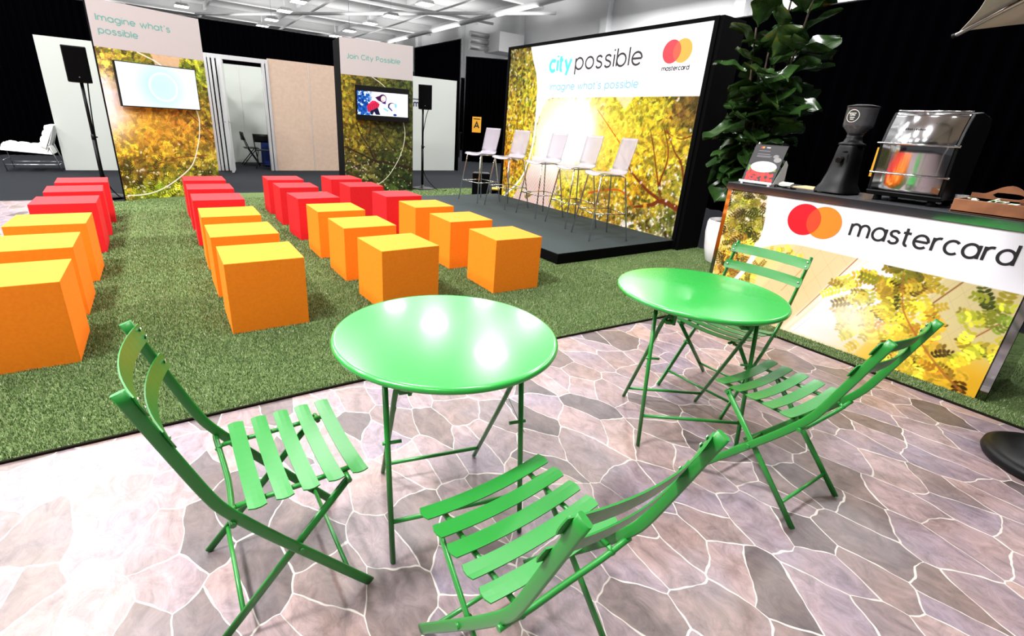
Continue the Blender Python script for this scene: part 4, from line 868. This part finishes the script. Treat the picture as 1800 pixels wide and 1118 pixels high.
# menu card in a white stand
t = thing('menu_display', 'tilted black menu card with a picture of a rice bowl in a white stand', 'menu card', (4.05, 2.285, HT), R(-90))
lean = R(20); up = Vector((0, math.sin(lean), math.cos(lean)))
b = MB(); b.obox((0, .025, .022), (.262, 0, 0), Vector((0, math.cos(lean), -math.sin(lean)))*.004, up*.31); b.build('card_back', 'blackp', t)
cv = Canvas(.262, .30, .0022); cv.img[:] = np.array([46, 44, 46])/255; S_, Z_ = cv.S, cv.Z
rg = np.random.default_rng(3)
for i in range(160): cv.ell(rg.uniform(.02, .24), rg.uniform(.0, .11), rg.uniform(.006, .013), rg.uniform(.005, .01), rg.random()*3, np.array([rg.integers(150, 230), rg.integers(30, 60), rg.integers(30, 50)])/255)
for i in range(60): cv.ell(rg.uniform(.01, .24), rg.uniform(.09, .13), .008, .005, rg.random()*3, np.array([90, 140, 60])/255)
cv.ell(.135, .125, .105, .045, 0, np.array([250, 250, 250])/255); cv.ell(.10, .118, .02, .012, .3, np.array([255, 255, 255])/255)
for i in range(40): cv.ell(rg.uniform(.05, .23), rg.uniform(.1, .155), .002, .002, 0, np.array([120, 120, 90])/255)
cv.ell(.06, .283, .008, .008, 0, np.array([235, 30, 30])/255); cv.ell(.071, .283, .008, .008, 0, np.array([250, 140, 30])/255)
cv.ell(.2, .215, .022, .015, 0, np.array([120, 120, 120])/255); cv.ell(.222, .188, .03, .02, 0, np.array([130, 130, 130])/255)
for z, l in ((.255, .09), (.228, .10), (.214, .12), (.206, .11)): cv.line([(.045, z), (.045+l, z)], .004, .004, np.array([150, 150, 160])/255, .7, False)
cv.line([(.10, .283), (.125, .283)], .006, .006, np.array([230, 230, 235])/255, 1, False)
cv.mesh('printed_card', (0, .0245, .024), (1, 0, 0), tuple(up), 'print', t)
b = MB(); b.box((-.005, .0, .012), (.267, .035, .022)); b.box((.01, 0, 0), (.03, .2, .012)); b.box((.235, 0, 0), (.255, .2, .012)); b.box((-.005, -.004, .012), (.267, .0, .03)); b.build('stand_base', 'acrylic', t)
b = MB(); b.prism([(.03, .02), (.20, .02), (.19, .17), (.15, .20)], (.26, 0, 0), (0, 1, 0), (0, 0, 1), (.004, 0, 0)); b.build('stand_wing', 'acrylic', t); b = MB(); b.prism([(.03, .02), (.20, .02), (.19, .32), (.165, .33)], (0, 0, 0), (0, 1, 0), (0, 0, 1), (.004, 0, 0)); b.build('stand_wing', 'acrylic', t)
# card holder
t = thing('card_holder', 'small black wire holder with a stack of business cards', 'card holder', (4.04, 1.985, HT), R(-90))
b = MB(); b.obox((0.02, .02, .012), (.09, 0, 0), (0, .05, .012), (0, -.006, .022)); b.build('cards', 'packet', t)
b = MB(); b.tube(smooth_pts([(0, 0, .006), (.01, -.005, .02), (.06, -.008, .014), (.12, -.005, .02), (.128, 0, .006), (.128, .07, .006), (0.0, .07, .006), (0, 0, .006)], 4), .004, 6); b.build('wire_frame', 'black', t)
b = MB(); b.box((4.3, 1.62, HT), (4.6, 2.0, HT+.004)); tag(b.build('paper_sheet', 'cardboard'), 'brown paper sheet lying on the counter behind the grinder', 'paper')

# coffee grinder
t = thing('coffee_grinder', 'black coffee grinder with a smoked hopper and round white badge', 'coffee grinder', (4.27, 1.635, HT), R(-90))
def loft(secs, n=20, mi=0, b=None):
    b = b or MB(); rings = []
    for (cx, cy, z, w, d) in secs:
        ring = []
        for j in range(n):
            th = 2*PI*j/n; c, q = math.cos(th), math.sin(th); ring.append((cx+math.copysign(abs(c)**.5, c)*w/2, cy+math.copysign(abs(q)**.5, q)*d/2, z))
        rings.append(ring+[ring[0]])
    b.grid(rings, mi); k = len(b.v); b.add(rings[-1][:-1], [tuple(range(n))], mi); return b
b = loft([(0, 0, .012, .24, .34), (0, 0, .03, .235, .33), (0, .0, .07, .19, .27), (0, .01, .15, .165, .22), (0, .02, .25, .145, .2), (0, .02, .33, .13, .19), (0, .02, .345, .12, .18)]); b.build('body', 'blackp', t)
b = MB(); b.lathe([(.085, .345), (.085, .36), (.06, .37), (.05, .40), (.05, .42)], (0, .02, 0), 28); b.build('collar', 'blackp', t)
b = MB(); b.lathe([(.05, .42), (.055, .435), (.092, .475), (.095, .49), (.097, .60), (.099, .605), (.094, .605), (.092, .49), (.05, .44)], (0, .02, 0), 32); b.build('bean_hopper', 'glass', t)
b = MB(); b.lathe([(.045, .43), (.085, .475), (.088, .50), (0, .515)], (0, .02, 0), 24); b.build('coffee_beans', 'beans', t)
b = MB(); b.lathe([(.1, .605), (.1, .615), (.05, .625), (0, .625)], (0, .02, 0), 32); b.build('hopper_lid', 'blackp', t)
for x in (-.09, .09):
    for y in (-.13, .13): b = MB(); b.lathe([(.012, 0), (.012, .014)], (x, y, 0), 10); b.build('foot', 'blackp', t)
b = MB(); b.tube([(.0, -.06, .25), (.0, -.13, .24)], .02, 10); b.tube([(.03, -.10, .30), (.03, -.16, .30)], .006, 8); b.build('dosing_fork', 'blackp', t)
bd = MB(); ring = []
for k in range(33):
    a = 2*PI*k/32; ring.append((a, ))
def onhop(x, z, rad=.1005): th = -PI/2+(x-.0)/rad-.15; return (rad*math.cos(th), .02+rad*math.sin(th), .545+z)
for (ra, rb) in ((.040, .043),):
    rows = [[onhop(q*math.cos(a[0]), q*math.sin(a[0])) for a in ring] for q in (ra, rb)]; bd.grid(rows)
bb = MB(); bb.grid([[onhop(q*math.cos(a[0]), q*math.sin(a[0]), .0998) for a in ring] for q in (.001, .02, .040)]); bb.build('badge_disc', 'ink', t)
for (z, x0, x1) in ((.018, -.03, .02), (-.010, -.016, .016), (-.022, -.012, .012)):
    bd.grid([[onhop(x0+(x1-x0)*i/6, zz) for i in range(7)] for zz in (z-.002, z+.002)])
bd.build('round_badge', 'packet', t)
lettering('badge_text', 'Coffee', onhop(-.018, .002, .102), (.93, -.3, 0), (0, 0, 1), (-.2, -1, 0), .04, .006, .002, 'packet', t)

# espresso machine
t = thing('espresso_machine', 'large black espresso machine with a mirror-polished curved back', 'espresso machine', (4.12, 1.19, HT), R(-90))
def sec(z): # y offset of the face by height
    pts = [(.045, .02), (.07, .0), (.18, -.012), (.37, -.028), (.47, .0), (.56, .045), (.575, .06)]
    for (a, ya), (b_, yb) in zip(pts, pts[1:]):
        if a <= z <= b_: return ya+(yb-ya)*(z-a)/(b_-a)
    return pts[-1][1]
Z_L = [.06, .09, .13, .18, .22, .27, .32, .37, .42, .47, .51, .545, .57]
b = MB(); b.grid([[(x, sec(z)-.004, z) for x in (-.185, 0, .185)] for z in Z_L]); b.build('mirror_back', 'mirrorback', t, solid=.004) if False else None
M['mirrorback'] = mat('polished_steel_back', (.66, .66, .67), .12, 1)
b = MB(); b.grid([[(x, sec(z)-.004, z) for x in (-.185, 0, .185)] for z in Z_L]); b.build('mirror_back', 'mirrorback', t, solid=.004)
side = [(sec(z), z) for z in [.045]+Z_L]+[(.2, .585), (.42, .56), (.46, .5), (.46, .08), (.42, .045)]
for x in (-.205, .185):
    b = MB(); b.prism(side, (x, 0, 0), (0, 1, 0), (0, 0, 1), (.02, 0, 0)); b.build('side_panel', 'blackp', t, bevel=.004)
b = MB(); b.prism([(y+.006, z) for y, z in side], (-.184, 0, 0), (0, 1, 0), (0, 0, 1), (.368, 0, 0)); b.build('body', 'blackp', t)
for z in (.375, .185):
    b = MB(); b.tube([(-.215, sec(z)-.012, z), (.215, sec(z)-.012, z)], .006, 10); b.build('chrome_rail', 'chrome', t)
b = MB(); b.prism([(sec(.05), .035), (sec(.05)-.012, .05), (sec(.09)-.01, .062), (sec(.1), .07)], (-.205, 0, 0), (0, 1, 0), (0, 0, 1), (.41, 0, 0)); b.build('lower_lip', 'blackp', t)
for q in ((.06, .58), (.4, .57)): b = MB(); b.tube([(-.19, *q), (.19, *q)], .006, 8); b.build('top_rail', 'chrome', t)
for x in (-.15, .15):
    for y in (.06, .38): b = MB(); b.lathe([(.026, 0), (.022, .046)], (x, y, 0), 16); b.build('foot', 'blackp', t)
b = MB(); b.tube([(.1, .42, .25), (.1, .52, .2), (.1, .53, .12)], .008, 8); b.build('steam_wand', 'chrome', t)
b = MB(); b.tube([(-.06, .44, .14), (-.06, .6, .13)], .014, 10); b.build('portafilter_handle', 'blackp', t)
b = MB()
for i in range(12): b.box((-.10+.011*i, sec(.47)-.009, .462), (-.093+.011*i, sec(.47)-.007, .470+.003*(i % 2)))
b.build('badge', 'chrome', t)

# cups behind tray and tray itself
t = thing('serving_tray', 'wooden tray with cut-out handles at the right end of the counter', 'tray', (4.015, .90, HT), R(-90))
L_ = .46; Dp = .34
b = MB(); b.box((0, 0, .004), (L_, Dp, .014)); b.build('base', 'wood', t)
for y in (0, Dp-.014): b = MB(); b.box((0, y, .004), (L_, y+.014, .082)); b.build('side_board', 'wood', t, bevel=.002)
def handle_poly():
    P = [(0, 0), (Dp-.028, 0), (Dp-.028, .075)]
    P += [(Dp*.5-.014+.16*math.cos(a), .075+.10*math.sin(a)**1.0) for a in np.linspace(.25, PI-.25, 14)]; P += [(0, .075)]; return P
for y in (.02, Dp-.012):
    pass
# long rear board carries the arched handle, as seen from the front
def arch_board(o):
    n = 28; top = lambda x: .085+.085*math.exp(-((x-.17)/.10)**2); hx0, hx1 = .10, .235
    vs = []; fs = []
    xs = [i*L_/n for i in range(n+1)]
    for x in xs:
        inh = hx0 < x < hx1
        e = (1-abs((x-.1675)/.0676)**4)**.25 if inh else 0; mid = .108
        vs += [(x, 0, .004), (x, 0, mid-.0165*e if inh else mid-.0), (x, 0, mid+.0165*e if inh else mid+.0), (x, 0, max(top(x), mid+.002))]
    b = MB()
    for i in range(n):
        a = i*4; c = a+4
        for k in (0, 2):
            q = [vs[a+k], vs[c+k], vs[c+k+1], vs[a+k+1]]; q2 = [(x, y+.014, z) for x, y, z in q]
            b.add(q+q2, [(0, 1, 2, 3), (7, 6, 5, 4), (3, 2, 6, 7), (0, 4, 5, 1)])
    return b
b = arch_board(0); b.v = [(x, y+Dp-.014, z) for x, y, z in b.v]; b.build('handle_board', 'wood', t)
for x in (0, L_-.014): b = MB(); b.box((x, .014, .004), (x+.014, Dp-.014, .082)); b.build('end_board', 'wood', t)
rg = random.Random(4)
pk0 = None
for i in range(26):
    b = MB(); b.box((-.03, -.011, 0), (.03, .011, .0035)); b.box((-.012, -.0112, .0005), (.012, .0112, .0038), 1)
    o = pk0.copy() if pk0 else b.build('sugar_packet', ['packet', 'packetg'])
    if pk0: C.objects.link(o)
    pk0 = pk0 or o
    k = i/26; o.location = (4.06+rg.uniform(0, .14), .86-.24*rg.random(), HT+.03+.055*rg.random()); o.rotation_euler = (rg.uniform(-.5, .5), rg.uniform(-.8, .8), rg.uniform(0, 3))
    tag(o, 'white and green paper sugar packet heaped in the wooden tray', 'sugar packet', 'sugar packets in the wooden tray')
t = thing('drinking_glass', 'small clear glass behind the left end of the wooden tray', 'glass', (4.3, .93, HT))
M['clear'] = mat('clear_glass', (.9, .9, .9), .04, alpha=.25)
b = MB(); b.lathe([(.03, 0), (.036, .09), (.034, .09), (.028, .006), (0, .006)], n=24); b.build('tumbler', 'clear', t)

# ------------------------------------------------------------------ potted fig tree
def fig():
    t = thing('potted_fig_tree', 'tall fiddle leaf fig in a round white planter behind the counter end', 'potted tree', (5.60, 3.12, 0))
    b = MB(); b.lathe([(.19, .0), (.215, .02), (.255, .18), (.278, .36), (.275, .48), (.262, .515), (.25, .515), (.25, .47), (0, .47)], n=48); b.build('planter', 'pot', t)
    b = MB(); b.lathe([(.25, .468), (.2, .485), (.1, .49), (0, .495)], n=32); b.build('moss', 'soil', t)
    # frame: screen-right direction seen from the camera side
    w = Vector((.49, -.87, 0)); dpt = Vector((.87, .49, 0)); stems = []
    rg = random.Random(12)
    tips = [(-.22, 0, 2.55), (.05, .1, 2.95), (.25, -.05, 2.9), (-.05, -.1, 2.3), (.18, .12, 2.35)]
    b = MB()
    for k, (a, c, z) in enumerate(tips):
        P = [Vector((.0, 0, .47))+w*.02*k, Vector((0, 0, 1.0))+w*(a*.15)+dpt*c*.1, w*a*.5+dpt*c*.5+Vector((0, 0, 1.6)), w*a+dpt*c+Vector((0, 0, z))]; Q = smooth_pts(P, 8); stems.append(Q); b.tube(Q, [.02-.012*i/len(Q) for i in range(len(Q))], 8)
    b.tube([(.05, -.12, .47), (.08, -.14, 1.75)], .006, 6)
    b.build('stems', 'bark', t)
    lf = MB(); pet = MB()
    def leaf(base, d, L, droop, roll):
        d = d.normalized(); up = Vector((0, 0, 1)); side = d.cross(up)
        side = side.normalized() if side.length > .1 else Vector((1, 0, 0)); nrm = side.cross(d).normalized()
        side = (side*math.cos(roll)+nrm*math.sin(roll)); nrm = side.cross(d).normalized()
        prof = [0, .10, .22, .27, .30, .36, .43, .46, .42, .26, .03]; rows = []; mid = []
        n = len(prof); ph = rg.random()*6
        for i, pw in enumerate(prof):
            u = i/(n-1); c = base+d*(L*u)+nrm*(-droop*L*u*u)+nrm*L*.05*math.sin(u*5+ph); row = []
            for j in range(7):
                v = j/3-1; ed = abs(v); row.append(tuple(c+side*(v*pw*L*.92)+nrm*(L*(.10*ed**1.5)+L*.035*math.sin(u*13+ph+v*2)*ed)))
            rows.append(row); mid.append(c)
        lf.grid(rows); q = [[tuple(p+side*(s_*(.006*(1-i/n)+.0015))+nrm*.0035) for s_ in (-1, 1)] for i, p in enumerate(mid)]; lf.grid(q, 1)
    for k, Q in enumerate(stems):
        n = len(Q); cnt = [24, 30, 30, 24, 24][k]
        for i in range(cnt):
            f_ = .38+.62*(i/(cnt-1)); p = Q[min(n-1, int(f_*(n-1)))]; ang = i*2.4+k; 
            out = w*math.cos(ang)+dpt*math.sin(ang); upk = rg.uniform(-.35, .45)+(.9 if f_ > .9 else 0)-(.55 if f_ < .55 else 0)
            L = rg.uniform(.30, .46); base = p+out*.06; tp = base+out*L
            if tp.y+3.12 > 3.66: L *= .62
            leaf(base, out+Vector((0, 0, upk)), L, rg.uniform(.05, .35), rg.uniform(-.6, .6))
    o = lf.build('foliage', ['leaf', 'vein'], t)
    return t
fig()

# ------------------------------------------------------------------ parasol at the right edge
t = thing('parasol', 'pale canvas parasol on a round black base at the right edge', 'parasol', (3.425, .015, 0))
b = MB(); b.lathe([(.262, .0), (.272, .02), (.268, .045), (.24, .062), (.12, .075), (.06, .08), (.045, .10), (.045, .3), (.03, .3)], n=64); b.build('round_base', 'blackp', t)
b = MB(); b.tube([(0, 0, .08), (0, 0, 2.75)], .024, 14); b.build('pole', 'alupole', t)
tipv = Vector((3.80-3.425, 1.10-.015)); a0 = math.atan2(tipv.y, tipv.x); RT = tipv.length; zt = 2.06; NS = 6; zc0 = 2.5
rows = []; NR = 8; NA = NS*8
for i in range(NR+1):
    u = i/NR; row = []
    for j in range(NA+1):
        ph = (j % 8)/8; k = j/8; th = a0+2*PI*k/NS
        sag = math.cos(PI/NS)/math.cos(2*PI/NS*(ph-.5)); c = 4*ph*(1-ph)
        rad = RT*u*(sag*(1)-(0)*c)*(1-.10*c*u*u) if ph else RT*u
        z = zc0-(zc0-zt)*(u**1.25)+.05*c*u*u; row.append((rad*math.cos(th), rad*math.sin(th), z))
    rows.append(row)
b = MB(); b.grid(rows); b.build('canopy', 'canvas', t, solid=.003)
for k in range(NS):
    th = a0+2*PI*k/NS; P = [(RT*1.01*u*math.cos(th), RT*1.01*u*math.sin(th), zc0-(zc0-zt)*(u**1.25)-.018) for u in (.02, .2, .4, .6, .8, 1)]
    b = MB(); b.tube(P, 0, 8, flat=(.016, .024, (0, 0, 1))); rb = b.build('rib', 'alupole', t)
    b = MB(); b.tube([P[-1], (P[-1][0]*1.015, P[-1][1]*1.015, P[-1][2]-.004)], .012, 10); b.build('rib_cap', 'blackp', rb)
    b = MB(); b.tube([(.04*math.cos(th), .04*math.sin(th), 2.25), P[2]], .007, 6); b.build('strut', 'alupole', t)
b = MB(); b.lathe([(.045, 2.22), (.05, 2.28), (.03, 2.3)], n=16); b.build('runner', 'alupole', t)

# ------------------------------------------------------------------ rooftop unit glimpsed above the drape
t = thing('air_handling_unit', 'white box and grey ducts mounted high on the far right wall', 'ventilation unit', (0, 0, 0))
b = MB(); b.box((19.6, 29.2, 5.95), (21.59, 31, 7.1)); b.build('unit_box', 'beam', t)
for k in range(3): b = MB(); b.tube([(18.2, 30.6, 6.15+.38*k), (19.6, 30.6, 6.15+.38*k)], .17, 12); b.build('duct', 'ducta', t)

# ------------------------------------------------------------------ turf blades
def in_turf(x, y):
    fy = np.interp(x, [-1.2, .7, 2.3, 3.82], [2.415, 2.385, 2.32, 2.22]); a = (x > -1.2) & (x < 3.82) & (y > fy) & (y < 9.1); b_ = (x >= 3.82) & (x < 6.0) & (y > -1.5) & (y < 9.7)
    st_ = (x > 3.5) & (x < 6.0) & (y > 3.8) & (y < 8.05); c_ = (x > 4.0) & (x < 4.63) & (y > .39) & (y < 2.34); return (a | b_) & ~st_ & ~c_
def blades():
    rg = np.random.default_rng(2); X = []; Y_ = []
    def zone(n, x0, x1, y0, y1): X.append(rg.uniform(x0, x1, n)); Y_.append(rg.uniform(y0, y1, n))
    zone(260000, -1.2, 3.82, 2.2, 4.2); zone(120000, -1.2, 3.9, 4.2, 6.5); zone(60000, -1.2, 6, 6.5, 9.7); zone(22000, 3.82, 4.0, -.6, 2.4); zone(50000, 3.82, 6.0, -1.5, 3.8)
    zone(14000, -1.2, 3.82, 2.2, 2.46)
    x = np.concatenate(X); y = np.concatenate(Y_); k = in_turf(x, y); x = x[k]; y = y[k]; n = len(x)
    far = np.clip((y-2.5)/5, 0, 1); h = rg.uniform(.010, .020, n)*(1+.2*far); wd = .0022*(1+1.4*far); th = rg.uniform(0, 2*PI, n); le = rg.uniform(0, .012, n); lt = rg.uniform(0, 2*PI, n)
    z0 = np.full(n, .006); V = np.empty((n, 3, 3)); V[:, 0] = np.stack([x-np.cos(th)*wd, y-np.sin(th)*wd, z0], -1); V[:, 1] = np.stack([x+np.cos(th)*wd, y+np.sin(th)*wd, z0], -1); V[:, 2] = np.stack([x+np.cos(lt)*le, y+np.sin(lt)*le, z0+h], -1)
    pal = np.array([lin(tuple(v/255 for v in c)) for c in ((82, 108, 58), (112, 136, 82), (142, 160, 112), (178, 184, 150), (64, 88, 44), (128, 148, 98))]); c = pal[rg.choice(6, n, p=[.22, .26, .17, .10, .13, .12])]*rg.uniform(.8, 1.2, (n, 1))
    me = bpy.data.meshes.new('turf_pile'); me.vertices.add(n*3); me.vertices.foreach_set('co', V.reshape(-1)); me.loops.add(n*3); me.loops.foreach_set('vertex_index', np.arange(n*3, dtype=np.int32)); me.polygons.add(n)
    me.polygons.foreach_set('loop_start', np.arange(0, n*3, 3, dtype=np.int32)); me.polygons.foreach_set('loop_total', np.full(n, 3, np.int32)); me.update(calc_edges=True)
    a = me.color_attributes.new('Col', 'FLOAT_COLOR', 'POINT'); cc = np.repeat(np.concatenate([c, np.ones((n, 1))], 1), 3, 0); a.data.foreach_set('color', cc.reshape(-1)); me.materials.append(M['grass'])
    o = bpy.data.objects.new('turf_pile', me); C.objects.link(o); tag(o, 'short green artificial grass blades covering the turf mats', 'grass', kind='stuff')
blades()
